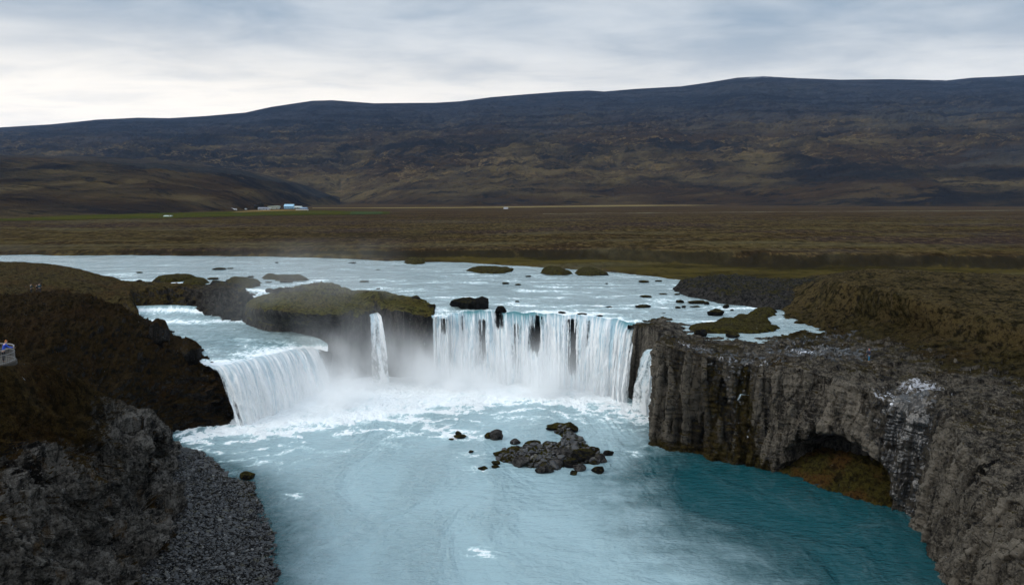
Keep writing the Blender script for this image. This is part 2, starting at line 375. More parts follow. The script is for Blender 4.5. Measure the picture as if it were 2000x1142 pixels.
c = g.mix(g.m('MULTIPLY', g.attr('low'), g.rng(e3, .3, .6, .5, 1.)), c, g.mix(g.rng(e2, .35, .65), (.020, .017, .007), (.068, .053, .014)))
c = g.mix(g.m('MULTIPLY', g.rng(g.sep(g.nrm())[2], .93, .80), .85), c, (.020, .017, .010))
c = g.mix(g.m('MULTIPLY', g.rng(pd[1], 420, 900), .55), c, g.mix(g.rng(e1, .4, .6), (.040, .021, .014), (.055, .036, .016)))
eb = g.noise(g.mul(p, (.22, 1, 1)), .022, 5, .65, .6); c = g.mix(g.m('MULTIPLY', g.rng(eb, .53, .64, 0, .55), g.rng(e3, .35, .6, .4, 1.)), c, (.088, .078, .044)); c = g.mix(g.rng(eb, .45, .36, 0, .5), c, (.018, .014, .009))
g.put(b.inputs['Base Color'], g.gain(c, .95)); b.inputs['Roughness'].default_value = 1.; b.inputs['Specular IOR Level'].default_value = 0.
g.put(b.inputs['Normal'], g.bump(g.m('ADD', e3, g.m('MULTIPLY', e4, .5)), .8, .6))
V = fan(-1100, 3100, 1250, 150, 9000, 640)
V[..., 2] = ground_z(V)
bb = bearing(V); low = sstep(V[..., 1], bankd(bb)-1, bankd(bb)+3)*(1-sstep(V[..., 2], 13.3+.8*sstep(bb, 1300, 1700), 14.6+.8*sstep(bb, 1300, 1700)))
low *= sstep(bb, 500, 1000)*.85+.15
ground = link('ground', raw_mesh('ground', V, grid_quads(*V.shape[:2]), {'low': low}), MOOR); tag(ground, kind='structure')

# fields and the pale grass along the foot of the hills, laid over the moor
def strip(name, col1, col2, top, bot, zoff=.35, n=(160, 10), zz=16.3):
    (xa, ya), = [(np.array([q[0] for q in top], float), np.array([q[1] for q in top], float))]
    xb = np.array([q[0] for q in bot], float); yb = np.array([q[1] for q in bot], float)
    s = np.linspace(0, 1, n[0]); tx = np.interp(s, np.linspace(0, 1, len(xa)), xa); ty = np.interp(tx, xa, ya)
    bx = np.interp(s, np.linspace(0, 1, len(xb)), xb); by = np.interp(bx, xb, yb)
    R = []
    for k in np.linspace(0, 1, n[1]):
        R.append([Z(x0+(x1-x0)*k, y0+(y1-y0)*k, zz) for x0, y0, x1, y1 in zip(bx, by, tx, ty)])
    V = np.array(R); V[..., 2] = ground_z(V)+zoff
    m, g, b, _ = newmat(name); e = g.noise(g.mul(g.pos(), (.4, 1, 1)), .03, 5, .7); e2 = g.noise(g.pos(), .3, 4, .7)
    g.put(b.inputs['Base Color'], g.mix(g.rng(g.m('ADD', g.m('MULTIPLY', e, .6), g.m('MULTIPLY', e2, .4)), .4, .6), col1, col2)); b.inputs['Roughness'].default_value = 1.; b.inputs['Specular IOR Level'].default_value = 0.
    return tag(link(name, raw_mesh(name, V, grid_quads(*V.shape[:2])), m), kind='structure')
strip('meadow', (.026, .036, .006), (.052, .046, .009), [(60, 424), (180, 419), (330, 416.5), (520, 411.5), (640, 412), (760, 414)], [(-200, 431), (180, 427), (330, 425), (520, 420.5), (640, 419.5), (762, 418.5)])
strip('green_field', (.032, .050, .018), (.044, .060, .022), [(686, 414.5), (745, 414.2)], [(682, 419), (749, 418.3)], .6, (40, 5))
strip('hay_field', (.14, .095, .035), (.18, .125, .05), [(490, 411.8), (545, 410.5), (600, 410.8)], [(450, 415.5), (545, 413.2), (600, 412)], .6, (40, 5))
strip('dry_grass', (.11, .082, .034), (.19, .145, .065), [(610, 406.5), (900, 405), (1100, 402.5), (1340, 398.5), (1420, 394), (1640, 397.5)], [(610, 407.5), (900, 407.3), (1100, 405.2), (1340, 402.5), (1420, 401), (1640, 399)], .6, (260, 6))
strip('gravel_road', (.10, .085, .055), (.13, .11, .07), [(1060, 417.6), (1500, 413.8), (2300, 408.8)], [(1060, 418.3), (1500, 414.6), (2300, 409.6)], .25, (260, 3))

# ================================================================= hills
HILL, g, b, _ = newmat('hillside')
p = g.pos(); ps = g.sep(p); nz = g.sep(g.nrm())[2]; el = ps[2]
h1 = g.noise(g.mul(p, (.45, 1, 1)), .0016, 6, .6, .5); h2 = g.noise(g.mul(p, (.5, 1, 1)), .008, 6, .68, .6); h3 = g.noise(g.mul(p, (.35, .8, 1)), .03, 6, .75, .5)
hv = g.noise(g.mul(p, (1, .25, .25)), .011, 5, .65, 1.2)
c = g.mix(g.rng(h1, .44, .56), (.013, .012, .012), (.036, .023, .012))
c = g.mix(g.rng(h2, .56, .64, 0, .8), c, (.062, .044, .022))
c = g.mix(g.m('MULTIPLY', g.attr('gully'), g.rng(h2, .35, .55, .3, 1.)), c, (.105, .078, .036))
vn = g.m('ABSOLUTE', g.m('SUBTRACT', g.noise(g.mul(p, (.6, 1, 1)), .0045, 6, .62, .9), .5)); c = g.mix(g.m('MULTIPLY', g.rng(vn, .020, .004), g.m('MULTIPLY', g.rng(ps[1], 1700, 2300), g.rng(h3, .40, .58, .0, .8))), c, (.14, .098, .045))
c = g.mix(g.rng(h3, .56, .66, 0, .6), c, (.075, .050, .026)); c = g.mix(g.rng(h3, .47, .38, 0, .8), c, (.006, .006, .007))
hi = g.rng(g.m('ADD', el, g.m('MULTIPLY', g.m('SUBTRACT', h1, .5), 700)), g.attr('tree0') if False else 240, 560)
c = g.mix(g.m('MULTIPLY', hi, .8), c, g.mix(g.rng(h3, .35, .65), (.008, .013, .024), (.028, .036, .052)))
c = g.mix(g.attr('grey'), c, g.mix(g.rng(h3, .35, .65), (.030, .033, .036), (.055, .058, .058)))
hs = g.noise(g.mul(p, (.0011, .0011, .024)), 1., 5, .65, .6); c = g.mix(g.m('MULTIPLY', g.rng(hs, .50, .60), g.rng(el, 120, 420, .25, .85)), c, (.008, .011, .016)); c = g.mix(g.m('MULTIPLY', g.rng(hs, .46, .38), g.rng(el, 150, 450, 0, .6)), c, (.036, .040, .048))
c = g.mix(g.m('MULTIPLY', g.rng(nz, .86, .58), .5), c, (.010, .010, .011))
c = g.mix(g.m('MULTIPLY', g.attr('snow'), g.rng(h3, .5, .6)), c, (.55, .6, .66))
g.put(b.inputs['Base Color'], g.gain(c, .85)); b.inputs['Roughness'].default_value = 1.; b.inputs['Specular IOR Level'].default_value = 0.
g.put(b.inputs['Normal'], g.bump(g.m('ADD', h3, g.m('MULTIPLY', hv, .5)), .8, 14.))
SIL = [(-2200, 262), (-900, 262), (-300, 256), (0, 249), (100, 243), (190, 234), (270, 230), (330, 231), (400, 227), (480, 220), (530, 209), (570, 203), (610, 197), (650, 196), (690, 199), (730, 202), (850, 201), (900, 198), (960, 190), (1020, 185), (1100, 179), (1150, 177), (1180, 179), (1240, 174), (1330, 169), (1380, 162), (1440, 152), (1490, 149), (1540, 152), (1640, 156), (1740, 155), (1850, 157), (1900, 152), (1950, 150), (2000, 147), (2300, 150), (3300, 175), (4500, 220)]
def hill_mesh(name, bs, nd, foot, crest, sil, amp, back, extra):
    bs = np.asarray(bs, float); u = (bs-1000)/F
    Df = np.interp(bs, *zip(*foot)); Dc = np.interp(bs, *zip(*crest)); sy = np.interp(bs, *zip(*sil))
    r = [ray(x, y) for x, y in zip(bs, sy)]
    zc = np.array([H+Dc[i]*r[i][2]/r[i][1] for i in range(len(bs))])
    u = np.array([q[0]/q[1] for q in r])
    t = np.concatenate([np.linspace(-.04, 1, nd)**1.0, np.linspace(1, 1+back, 30)[1:]])
    T = t[:, None]; D = Df+(Dc-Df)*T; ang = np.clip(T, 0, 1)
    X = u*D; P = np.stack([X, D, 0*D], -1)
    zz = 16.3-1+(zc-15.3)*np.clip(T, 0, 1)**extra['pow']-np.clip(T-1, 0, 9)*(zc)*.5
    zz = np.where(T < 0, 16+T*60, zz)
    env = np.clip(T*(1-T)*4, 0, 1)**.6*(T < 1)
    wx = P+np.stack([fbm(P, .0012, 3, off=4)*160, fbm(P, .0012, 3, off=7)*160, 0*D], -1)
    gl = fbm(wx*np.array([1, .38, 1]), 1/extra['gs'], 5, ridge=True, gain=.55)
    sm = fbm(P, 1/(extra['gs']*.9), 6, gain=.6, off=2); tr = fbm(np.stack([P[..., 0]*.0006, P[..., 1]*.0006, zz*.028+fbm(P, .0015, 3)*1.2], -1), 1, 3)
    fine = fbm(P*np.array([.7, 1, 1]), 1/55., 5, gain=.65, off=5, ridge=True)
    zz = zz+env*amp*(-.42*np.clip(gl+.5, -.6, 1)+.42*sm+.3*tr)+env*fine*amp*.24+env*15.*np.abs(((zz+60*fbm(P*np.array([.5, 1, 1]), .0011, 3, off=21))/38.) % 1-.35)*sstep(T, .1, .3)
    P[..., 2] = zz
    pr = bearing(P)*0+bs[None, :]
    at = dict(gully=np.clip((gl+.16)*2.4, 0, 1)*sstep(T, 0.8, .25)*sstep(tr+sm, -.4, .5), snow=0*D, grey=0*D)
    if 'attr' in extra: extra['attr'](at, P, pr, T)
    return tag(link(name, raw_mesh(name, P, grid_quads(*P.shape[:2]), at), HILL), kind='structure')
def mt_attr(at, P, b, T):
    at['snow'] = sstep(T, .955, .985)*(np.exp(-((b-1520)/45)**2)+np.exp(-((b-1845)/30)**2)*.9)*(T < 1.02)
    at['grey'] = .5*sstep(fbm(P*np.array([.3, 1, 1]), .004, 4, off=11), .1, .35)*sstep(b, 1100, 1600)*sstep(T, .03, .12)
hill_mesh('hills', cols(-2200, 4500, 1550), 480,
          [(-2200, 1900), (300, 1750), (560, 2050), (660, 2150), (740, 1950), (840, 1750), (1000, 1650), (1340, 1700), (1700, 1500), (2400, 1350), (4500, 1300)],
          [(-2200, 5200), (0, 5000), (700, 4700), (1100, 5200), (1500, 5000), (2000, 5400), (4500, 5200)], SIL, 105, .3, dict(pow=.93, gs=420., attr=mt_attr))
def fh_attr(at, P, b, T): at['grey'] = .45*sstep(T+.5*fbm(P, .006, 3), .50, .75); at['gully'] *= .8
hill_mesh('foothill', cols(-1500, 664, 560), 240,
          [(-1500, 620), (0, 690), (300, 800), (450, 1000), (560, 1300), (664, 1700)],
          [(-1500, 1900), (0, 1900), (200, 1850), (400, 1850), (540, 1900), (664, 2050)],
          [(-1500, 300), (-200, 302), (0, 303), (200, 306), (300, 313), (400, 324), (470, 332), (540, 347), (600, 364), (664, 388)], 18, .5, dict(pow=.8, gs=160., attr=fh_attr))

# ================================================================= river above the falls
RIVER = water_mat('river water', (.09, .17, .19), (.37, .46, .48), .8, .12, .9)
near = [(-900, 545), (-300, 548), (0, 560), (200, 560), (270, 560), (300, 562), (350, 563.5), (390, 568), (425, 570), (445, 571), (470, 575), (500, 588), (600, 602), (700, 606), (722, 604), (735, 603.5), (748, 603), (800, 606), (840, 616), (852, 620), (862, 618), (873, 621), (884, 612.5), (895, 614), (907, 608.5), (925, 610), (940, 606.5), (955, 610), (968, 607), (985, 612), (1005, 609.5), (1022, 614), (1045, 611), (1062, 615.5), (1084, 613), (1103, 618.5), (1125, 615.5), (1142, 620), (1165, 619), (1185, 624.5), (1205, 624), (1222, 631), (1240, 634), (1256, 642), (1290, 664), (1320, 676), (1400, 684), (1500, 684), (1620, 675), (1900, 640), (2500, 640)]
LIPZ = 12.0
def lip_at(x, z=LIPZ): return Z(x, np.interp(x, [q[0] for q in near], [q[1] for q in near]), z)
xs = np.concatenate([np.linspace(-900, 300, 60), np.linspace(300, 845, 220)[1:], np.linspace(845, 1260, 330)[1:], np.linspace(1260, 1660, 200)[1:], np.linspace(1660, 2500, 50)[1:]])
A = np.array([lip_at(x) for x in xs]); nr = 520
yfar = np.array([depth(np.interp(x, [q[0] for q in BK], [q[1] for q in BK])-10, 12.) for x in xs])
t = np.linspace(0, 1, nr)[:, None]**1.0
Dn = A[:, 1][None]; Dd = 1/((1-t)/Dn+t/yfar[None]); u = (A[:, 0]/A[:, 1])[None]
V = np.stack([u*Dd, Dd, np.full(Dd.shape, LIPZ)], -1)
chop = fbm(V*np.array([1, .8, 1]), .5, 4, gain=.6, off=2)
V[..., 2] += .0
lipd = seg_dist(V, [lip_at(x) for x in (845, 880, 930, 1010, 1110, 1205, 1256)])
falld = seg_dist(V, [Z(460, 572, 12), Z(490, 578, 12), Z(515, 570, 12)])
rap = np.exp(-lipd/4.5)*(.75+.5*fbm(V*np.array([.5, 1, 1]), .25, 3, off=81))+.85*np.exp(-falld/5.)
rapn = fbm(V*np.array([.32, 1, 1])+fbm(V, .05, 3, off=30)[..., None]*5, .17, 5, gain=.62, off=31)
foam = rap+.62*sstep(rapn, -.02, .36)*(.45+.75*sstep(V[..., 1], 260, 150))
rn2 = sstep(fbm(V*np.array([.55, 1, 1])+fbm(V, .08, 3, off=83)[..., None]*4, .28, 4, off=84, gain=.6), -.12, .28)*1.3
foam += .7*rn2*np.exp(-seg_dist(V, [Z(300, 548, 12), Z(420, 560, 12), Z(520, 560, 12), Z(620, 548, 12)])/4.)
foam += .6*rn2*np.exp(-seg_dist(V, [Z(1130, 598, 12), Z(1260, 606, 12), Z(1420, 598, 12)])/4.)
foam += .6*rn2*np.exp(-seg_dist(V, [Z(835, 600, 12), Z(880, 606, 12), Z(940, 608, 12)])/3.)
V[..., 2] += chop*(.05+.30*np.clip(foam, 0, 1))*sstep(lipd, 0, 1.0)+.16*np.exp(-((lipd-2.5)/1.6)**2)*sstep(fbm(V*np.array([1, .6, 1]), .3, 3, off=77), -.1, .4)
river = link('river', raw_mesh('river', V, grid_quads(*V.shape[:2]), dict(foam=np.clip(foam, 0, 1.1), milk=.7+.35*rapn)), RIVER); tag(river, kind='structure')

# ================================================================= pool below
POOL = water_mat('pool water', (.005, .052, .062), (.28, .40, .44), 1.5, .07, 1.15)
white = [(445, 830), (480, 838), (560, 838), (640, 826), (720, 820), (800, 808), (850, 798), (930, 788), (1000, 782), (1090, 780), (1170, 786), (1222, 790), (1225, 770), (1100, 740), (950, 720), (850, 720), (700, 730), (600, 725), (500, 750), (430, 790)]
milk_sheen = [(380, 880), (430, 900), (520, 960), (560, 1100), (600, 1500), (1560, 1500), (1430, 1142), (1330, 1040), (1230, 960), (1170, 925), (1200, 890), (1250, 850), (1270, 800), (1225, 760), (900, 700), (500, 740), (430, 810)]  # right edge runs wider: sky reflection on ripples painted as pale water
V = fan(-700, 2700, 1000, 22, 150, 700)
V[..., 2] = 0
sw = poly_sdf(V, [Z(x, y, 0) for x, y in white]); sm = poly_sdf(V, [Z(x, y, 0) for x, y in milk_sheen])
warp = fbm(V, .07, 4, off=40)*4
wisp = fbm(V*np.array([.7, 1, 1])+fbm(V, .1, 3, off=47)[..., None]*3, .22, 5, off=48, ridge=True, gain=.6)
foam = sstep(sw+warp*.8+wisp*4, -7.0, 3.5)*1.0+.62*sstep(sw+warp, -20, -2)*sstep(wisp, -.02, .32)
foam += .38*sstep(sw+warp*1.6, -34, 0)*sstep(wisp, .12, .36)
for (x, y, r, k) in [(1252, 812, 2.6, 1.1), (1235, 812, 2., .6), (575, 968, 1.0, .9), (945, 1080, 1.3, .8), (925, 1075, .8, .5), (898, 853, 2.2, .8), (885, 845, 2., .7), (925, 888, 2., .6), (935, 915, 1.6, .6), (862, 838, 1.4, .7), (1240, 885, 1.5, .5), (1270, 872, 1., .5), (1420, 893, .8, .7)]:
    q = Z(x, y, 0); e = np.sqrt(((V[..., 0]-q[0])/1.5)**2+(V[..., 1]-q[1])**2); foam += k*np.exp(-(e/r)**2)*sstep(fbm(V*np.array([.6, 1.4, 1]), 1.1, 4, off=3), -.35, .25)*1.15
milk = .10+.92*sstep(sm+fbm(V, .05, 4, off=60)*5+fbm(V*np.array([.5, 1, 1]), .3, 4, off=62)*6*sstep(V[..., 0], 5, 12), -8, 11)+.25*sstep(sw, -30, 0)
milk -= .25*sstep(V[..., 1], 75, 45)*0
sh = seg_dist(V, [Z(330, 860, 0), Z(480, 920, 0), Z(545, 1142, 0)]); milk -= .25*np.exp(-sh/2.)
sw1 = fbm(V*np.array([.8, 1, 1]), .18, 5, gain=.58, off=70)
V[..., 2] += sw1*.17+fbm(V, 1.1, 3, off=71)*.05+sstep(foam, .4, 1)*fbm(V, .5, 3, off=75)*.4
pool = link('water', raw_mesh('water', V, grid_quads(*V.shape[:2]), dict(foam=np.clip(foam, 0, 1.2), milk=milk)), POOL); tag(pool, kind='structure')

# ================================================================= channel feeding the left fall
def ch_disp(V, n, s, t):
    f = .18+.45*sstep(t, 1.7, .5)*sstep(fbm(V*np.array([.6, 1, 1]), .22, 4, off=7), -.25, .2)+.75*np.exp(-((t-4.2)/.42)**2)+.55*np.exp(-((t-3.05)/.25)**2)+.65*np.exp(-(t/.45)**2)+.25*sstep(fbm(V*np.array([.5, 1, 1]), .3, 4), .0, .4)
    V = V.copy(); V[..., 2] += fbm(V, .5, 5, gain=.6)*.30*(.3+f)
    return V, dict(foam=f, milk=.45+.3*fbm(V, .15, 3))
CH = [[Z(402, 714, 8.5), Z(420, 714, 8.5), Z(450, 711, 8.3), Z(510, 698, 7.7), Z(560, 686, 7.1), Z(600, 680, 6.6), Z(640, 686, 6.2)],
      [Z(350, 690, 8.8), Z(385, 692, 8.7), Z(440, 686, 8.5), Z(500, 674, 8.2), Z(555, 668, 7.8), Z(600, 668, 7.3), Z(640, 672, 7.0)],
      [Z(290, 655, 8.9), Z(340, 655, 8.9), Z(400, 650, 8.8), Z(460, 648, 8.7), Z(520, 652, 8.5), Z(575, 655, 8.2), Z(620, 660, 8)],
      [Z(240, 626, 9.1), Z(290, 628, 9.1), Z(360, 629, 9.1), Z(410, 628, 9.1), Z(450, 627, 9.0), Z(490, 632, 8.8), Z(540, 640, 8.6)],
      [Z(230, 608, 9.8), Z(280, 608, 9.8), Z(330, 607, 9.8), Z(380, 610, 9.6), Z(420, 616, 9.3), Z(470, 622, 9.1), Z(520, 625, 9)],
      [Z(225, 597, 10.8), Z(270, 597, 10.8), Z(330, 596, 10.8), Z(380, 598, 10.5), Z(420, 606, 9.8), Z(470, 614, 9.3), Z(520, 615, 9)]]
ch, _ = patch('stream', CH, ch_disp, RIVER, 2.2, outward=lambda A: np.array([0, 0, 1.])); tag(ch, kind='structure')
# ================================================================= rock setting
def blobs(V, lst):
    s = np.zeros(V.shape[:2])
    for (x, y, z, rx, ry, k) in lst:
        q = Z(x, y, z); s += k*np.exp(-((V[..., 0]-q[0])/rx)**2-((V[..., 1]-q[1])/ry)**2)
    return s
ROCK_R = rock_mat('basalt right bank', (.028, .025, .022), (.225, .198, .160), (.016, .013, .005), (.056, .043, .014), (.036, .021, .010), moss_bias=0, slope=(.45, .95), flute=.75, speck=.12)
ROCK_L = rock_mat('basalt left bank', (.034, .031, .027), (.24, .22, .195), (.016, .010, .004), (.052, .034, .011), (.030, .014, .005), moss_bias=.12, slope=(.15, .7), flute=.45, speck=.5, ochre=.5, gain=1.2)
ROCK_B = rock_mat('heather bank', (.020, .018, .016), (.09, .080, .068), (.030, .020, .007), (.085, .064, .022), (.070, .036, .014), moss_bias=.15, slope=(.4, .85), flute=.7, speck=.15)
ROCK_I = rock_mat('mossy island rock', (.018, .016, .015), (.10, .088, .074), (.036, .034, .008), (.125, .112, .026), (.085, .060, .018), moss_bias=.05, slope=(.35, .8), flute=.8, speck=.05)
ROCK_W = rock_mat('wet basalt', (.014, .014, .015), (.055, .053, .052), (.020, .020, .006), (.05, .046, .012), (.03, .024, .01), moss_bias=-.15, slope=(.5, 1.0), flute=.8, speck=0)
up_ = lambda A: np.array([0, 0, 1.])

# ---- right cliff and lava bench
base = [(1205, 762), (1240, 783), (1264, 803), (1279, 830), (1276, 866), (1340, 884), (1430, 902), (1500, 918), (1600, 952), (1700, 984), (1775, 1002), (1812, 1062), (1858, 1142), (1900, 1240), (1960, 1400)]
rim = [Z(1238, 643, 12.2), Z(1264, 648, 12.8), Y(1283, 674, 109), Y(1285, 672, 102), Y(1286, 670, 95.5), Y(1345, 690, 92.5), Y(1425, 710, 90.5), Y(1482, 716, 88.5), Y(1570, 722, 85), Y(1690, 765, 79), Y(1795, 835, 73.5), Y(1838, 812, 70.5), Y(1905, 900, 62), Y(1990, 990, 56), Y(2080, 1130, 49)]
rowC = [Z(1225, 640, 12), Z(1262, 640, 13.2), Z(1290, 655, 13), Z(1300, 662, 13.2), Z(1320, 668, 13.4), Z(1385, 682, 13.2), Z(1470, 696, 13.1), Z(1530, 700, 13.2), Z(1620, 704, 13.3), Z(1735, 738, 13), Z(1805, 775, 12.6), Z(1880, 792, 12.4), Z(1960, 850, 11.8), Z(2080, 930, 11), Z(2250, 1050, 10)]
rowD = [Z(1240, 633, 11.3), Z(1280, 632, 12.4), Z(1318, 642, 12.4), Z(1340, 650, 12.2), Z(1365, 660, 11.9), Z(1430, 671, 12.0), Z(1510, 672, 12.2), Z(1580, 675, 12.8), Z(1660, 682, 13.6), Z(1760, 705, 13.8), Z(1840, 730, 13.6), Z(1920, 755, 13.3), Z(2020, 800, 13), Z(2200, 860, 13), Z(2450, 940, 13)]
rowE = [Z(1260, 625, 10.5), Z(1300, 620, 11), Z(1340, 632, 10.6), Z(1380, 642, 10.6), Z(1420, 646, 10.6), Z(1480, 650, 10.6), Z(1540, 647, 10.9), Z(1600, 642, 12.0), Z(1680, 645, 13), Z(1770, 660, 13.6), Z(1850, 690, 14), Z(1940, 705, 14.2), Z(2060, 740, 14.2), Z(2280, 800, 14.2), Z(2600, 850, 14.2)]
rowF = [Z(1330, 590, 9), Z(1370, 590, 9.5), Z(1400, 590, 9.5), Z(1440, 592, 10), Z(1480, 600, 10.6), Z(1515, 612, 11.5), Z(1560, 604, 13.2), Z(1610, 608, 14), Z(1690, 618, 14.6), Z(1780, 635, 15), Z(1870, 660, 15), Z(1960, 680, 15), Z(2100, 700, 15), Z(2380, 740, 15), Z(2800, 770, 15)]
rowG = [Z(1400, 560, 9), Z(1440, 562, 10), Z(1470, 562, 11), Z(1500, 565, 12.3), Z(1530, 565, 13.5), Z(1560, 562, 15), Z(1590, 556, 17), Z(1630, 554, 19), Z(1700, 564, 19.4), Z(1780, 584, 19.3), Z(1870, 603, 18.8), Z(1960, 632, 18), Z(2120, 655, 18), Z(2400, 680, 18), Z(2900, 700, 18)]
rowH = [Z(1450, 545, 9), Z(1490, 546, 9.5), Z(1520, 547, 10.5), Z(1550, 548, 11.5), Z(1575, 548, 12.8), Z(1600, 547, 15), Z(1630, 543, 18), Z(1670, 541, 19.6), Z(1730, 546, 19.8), Z(1800, 556, 19.6), Z(1880, 574, 19.3), Z(1980, 594, 18.8), Z(2150, 615, 18.5), Z(2450, 640, 18.5), Z(3000, 660, 18.5)]
rowI = [Z(1470, 540, 9), Z(1510, 540, 9), Z(1540, 540, 10), Z(1570, 539, 11), Z(1600, 538, 13.2), Z(1630, 535, 15), Z(1660, 530, 17.5), Z(1700, 527, 18.6), Z(1760, 527, 18.8), Z(1830, 530, 18.7), Z(1900, 533, 18.6), Z(2000, 538, 18.5), Z(2180, 545, 18.2), Z(2500, 560, 18.2), Z(3100, 580, 18)]
rowJ = [q+np.array([12, 28, -8.]) for q in rowI]
bse = [Z(x, y, 0) for x, y in base]
und = [q+np.array([-.6, -.6, -2.]) for q in bse]
cvL, cvR = Z(1512, 921, 0), Z(1748, 994, 0); cmid = (cvL+cvR)/2; cdir = (cvR-cvL)[:2]; chalf = np.linalg.norm(cdir)/2; cdir /= np.linalg.norm(cdir); cin = np.array([-cdir[1], cdir[0]])
if cin[0] < 0: cin = -cin
print('cave', cvL, cvR, cin)
def rc_disp(V, n, s, t):
    wall = sstep(t, 0, .8)*0+sstep(t, 2.12, 1.9); top = 1-wall; W = V.copy()
    big = fbm(V*np.array([1, 1, .22]), .16, 4, off=3, ridge=True); fl = fbm(V*np.array([1, 1, .08]), .62, 5, off=9, ridge=True, gain=.6)
    chunk = fbm(V, .35, 5, off=12, gain=.58); f1, f2, cid = worley(V*np.array([.55, .55, .16]))
    inn = sstep(s, 3., 3.8); pw = V+fbm(V*np.array([1, 1, .3]), .35, 3, off=90)[..., None]*.6; g1, g2, gid = worley(pw*np.array([.85, .85, .07]))
    W += n*(wall*(big*1.2*inn+fl*.45+chunk*(.25+.3*inn)+fbm(V*np.array([.3, .3, 1.3]), 1, 4, off=93, ridge=True)*.32*inn+(g2-g1-.3)*.7*inn+(gid-.5)*.9*inn))[..., None]
    lava = fbm(V, .22, 5, off=20, ridge=True, gain=.55); fine = fbm(V, 1.1, 4, off=22, ridge=True, gain=.6)
    ledge = fbm(V*np.array([.6, 1.3, 1]), .09, 4, off=25); f1, f2, c2 = worley(V*np.array([.4, .6, .4]))
    bench = sstep(t, 6.3, 5.2)
    W[..., 2] += top*((lava*.8+ledge*.9+(c2-.5)*.7)*(.35+.65*bench)*sstep(t, 1.9, 2.3)+fine*.18+fbm(V, .05, 3, off=28)*.5)
    gul = sstep(t, 4.6, 5.6)*sstep(t, 8, 7); W += (n*(gul*fbm(V*np.array([1, 1, .5]), .13, 4, off=33, ridge=True)*.8)[..., None])
    # cave hollowed into the foot of the wall
    r = V[..., :2]-cmid[:2]; al = (r@cdir)/(chalf*1.0); hz = V[..., 2]/6.6
    e = np.sqrt(al**2+np.clip(hz, 0, 9)**2)+fbm(V, .3, 4, off=44)*.2
    k = sstep(e, 1.0, .72)*wall*(np.abs(r@cin) < 14)
    W[..., :2] += (k*6.0)[..., None]*cin
    ov = np.exp(-((e-1.12)/.12)**2)*wall*(np.abs(r@cin) < 10); W[..., :2] -= (ov*.5)[..., None]*cin
    lavac = .02+.55*fbm(V, .12, 4, off=55)
    moss = wall*.42+top*lavac+blobs(V, [(1470, 860, 4, 4, 5, .45), (1300, 860, 1, 6, 6, .25), (1385, 880, 1, 5, 5, .2), (1660, 655, 13, 9, 5, .45), (1580, 640, 12.5, 7, 6, .35), (1900, 690, 14, 12, 8, .1)])
    moss += .5*wall*np.exp(-(V[..., 2]/1.5)**2)*sstep(s, 9, 8)+.62*sstep(t, 4.2, 5.0)+.75*np.exp(-((s-6.45)/.28)**2)*wall+.4*np.exp(-((s-5.6)/.12)**2)*wall
    moss -= .35*wall*sstep(s, 6.5, 7.5)
    tone = blobs(V, [(1345, 740, 10, 2.6, 4, 1.3), (1380, 740, 10, 2.6, 4, 1.3), (1375, 830, 4, 3.0, 4, .9), (1450, 790, 7, 1.6, 4, 1.1), (1540, 740, 10, 1, 4, .7), (1790, 860, 7.5, 2.5, 4, 1.2)])*wall+.55*wall*sstep(s, 3.5, 2.5)*(s > 0)*.0
    moss += .9*gul
    wet = blobs(V, [(1300, 664, 13, 2, 2, .5), (1370, 690, 13, 5, 2, .6), (1450, 705, 13, 5, 3, .5), (1560, 690, 13, 7, 6, .5), (1600, 660, 13, 8, 4, .45), (1650, 700, 13, 6, 4, .4), (1770, 790, 12, 3, 5, .5), (1780, 850, 8, 2.5, 3, .4)])
    ice_glint = blobs(V, [(1345, 682, 13.3, 3.0, 1.0, .52), (1420, 703, 13.1, 3, 1.3, .42), (1475, 712, 13.1, 3, 1.5, .5), (1540, 690, 13, 4, 2, .36), (1590, 663, 13, 2, 1.8, .5), (1575, 692, 13, 1.5, 1, .4), (1640, 682, 13, 3, 1.6, .46), (1690, 690, 13.2, 3, 1.5, .36), (1780, 770, 12, 3.4, 2.2, .36), (1720, 790, 11, 1.5, 2, .45), (1790, 800, 10, 2, 3, .42), (1830, 775, 12.4, 2, 1.2, .3)])  # spots where slabs mirror the sky, painted white along with the ice
    lowrow = sstep(t, 1.95, 2.05)*sstep(t, 5, 4.5)
    return W, dict(moss=moss, wet=wet*1.0, ice_glint=ice_glint*lowrow, tone=tone, dry=sstep(t, 5.6, 6.6)*.55+.45*sstep(t, 4.4, 5.2), col=gid**2*wall)
rc, RCV = patch('cliff', [und, bse, rim, rowC, rowD, rowE, rowF, rowG, rowH, rowI, rowJ], rc_disp, ROCK_R, 1.8, .9, .35, cap=230, outward=up_); tag(rc, kind='structure')

# debris in the cave mouth
deb = [[Z(1500, 921, -.5), Z(1560, 944, -.5), Z(1620, 966, -.5), Z(1690, 988, -.5), Z(1765, 1003, -.5)]]
for hgt, dist in ((.3, .6), (1.3, 2.0), (2.3, 3.6), (2.8, 6), (2.2, 10)):
    deb.append([q+np.array([cin[0]*dist, cin[1]*dist, .5+hgt*(.35, .85, 1.05, 1, .7)[k]]) for k, q in enumerate(deb[0])])
def db_disp(V, n, s, t):
    W = V+n*(fbm(V, .7, 4, ridge=True)*.9+fbm(V, 2.2, 3, ridge=True)*.3)[..., None]
    return W, dict(moss=.75+.6*fbm(V, .5, 3), wet=0*s, ice_glint=0*s)
ROCK_D = rock_mat('cave debris', (.025, .024, .024), (.08, .075, .07), (.022, .019, .006), (.055, .046, .010), (.085, .036, .012), moss_bias=.25, slope=(-.2, .6), flute=.2, speck=.3, big=1.6, gain=1.5)
o, _ = patch('scree', deb, db_disp, ROCK_D, 2.2, outward=up_); tag(o, kind='structure')

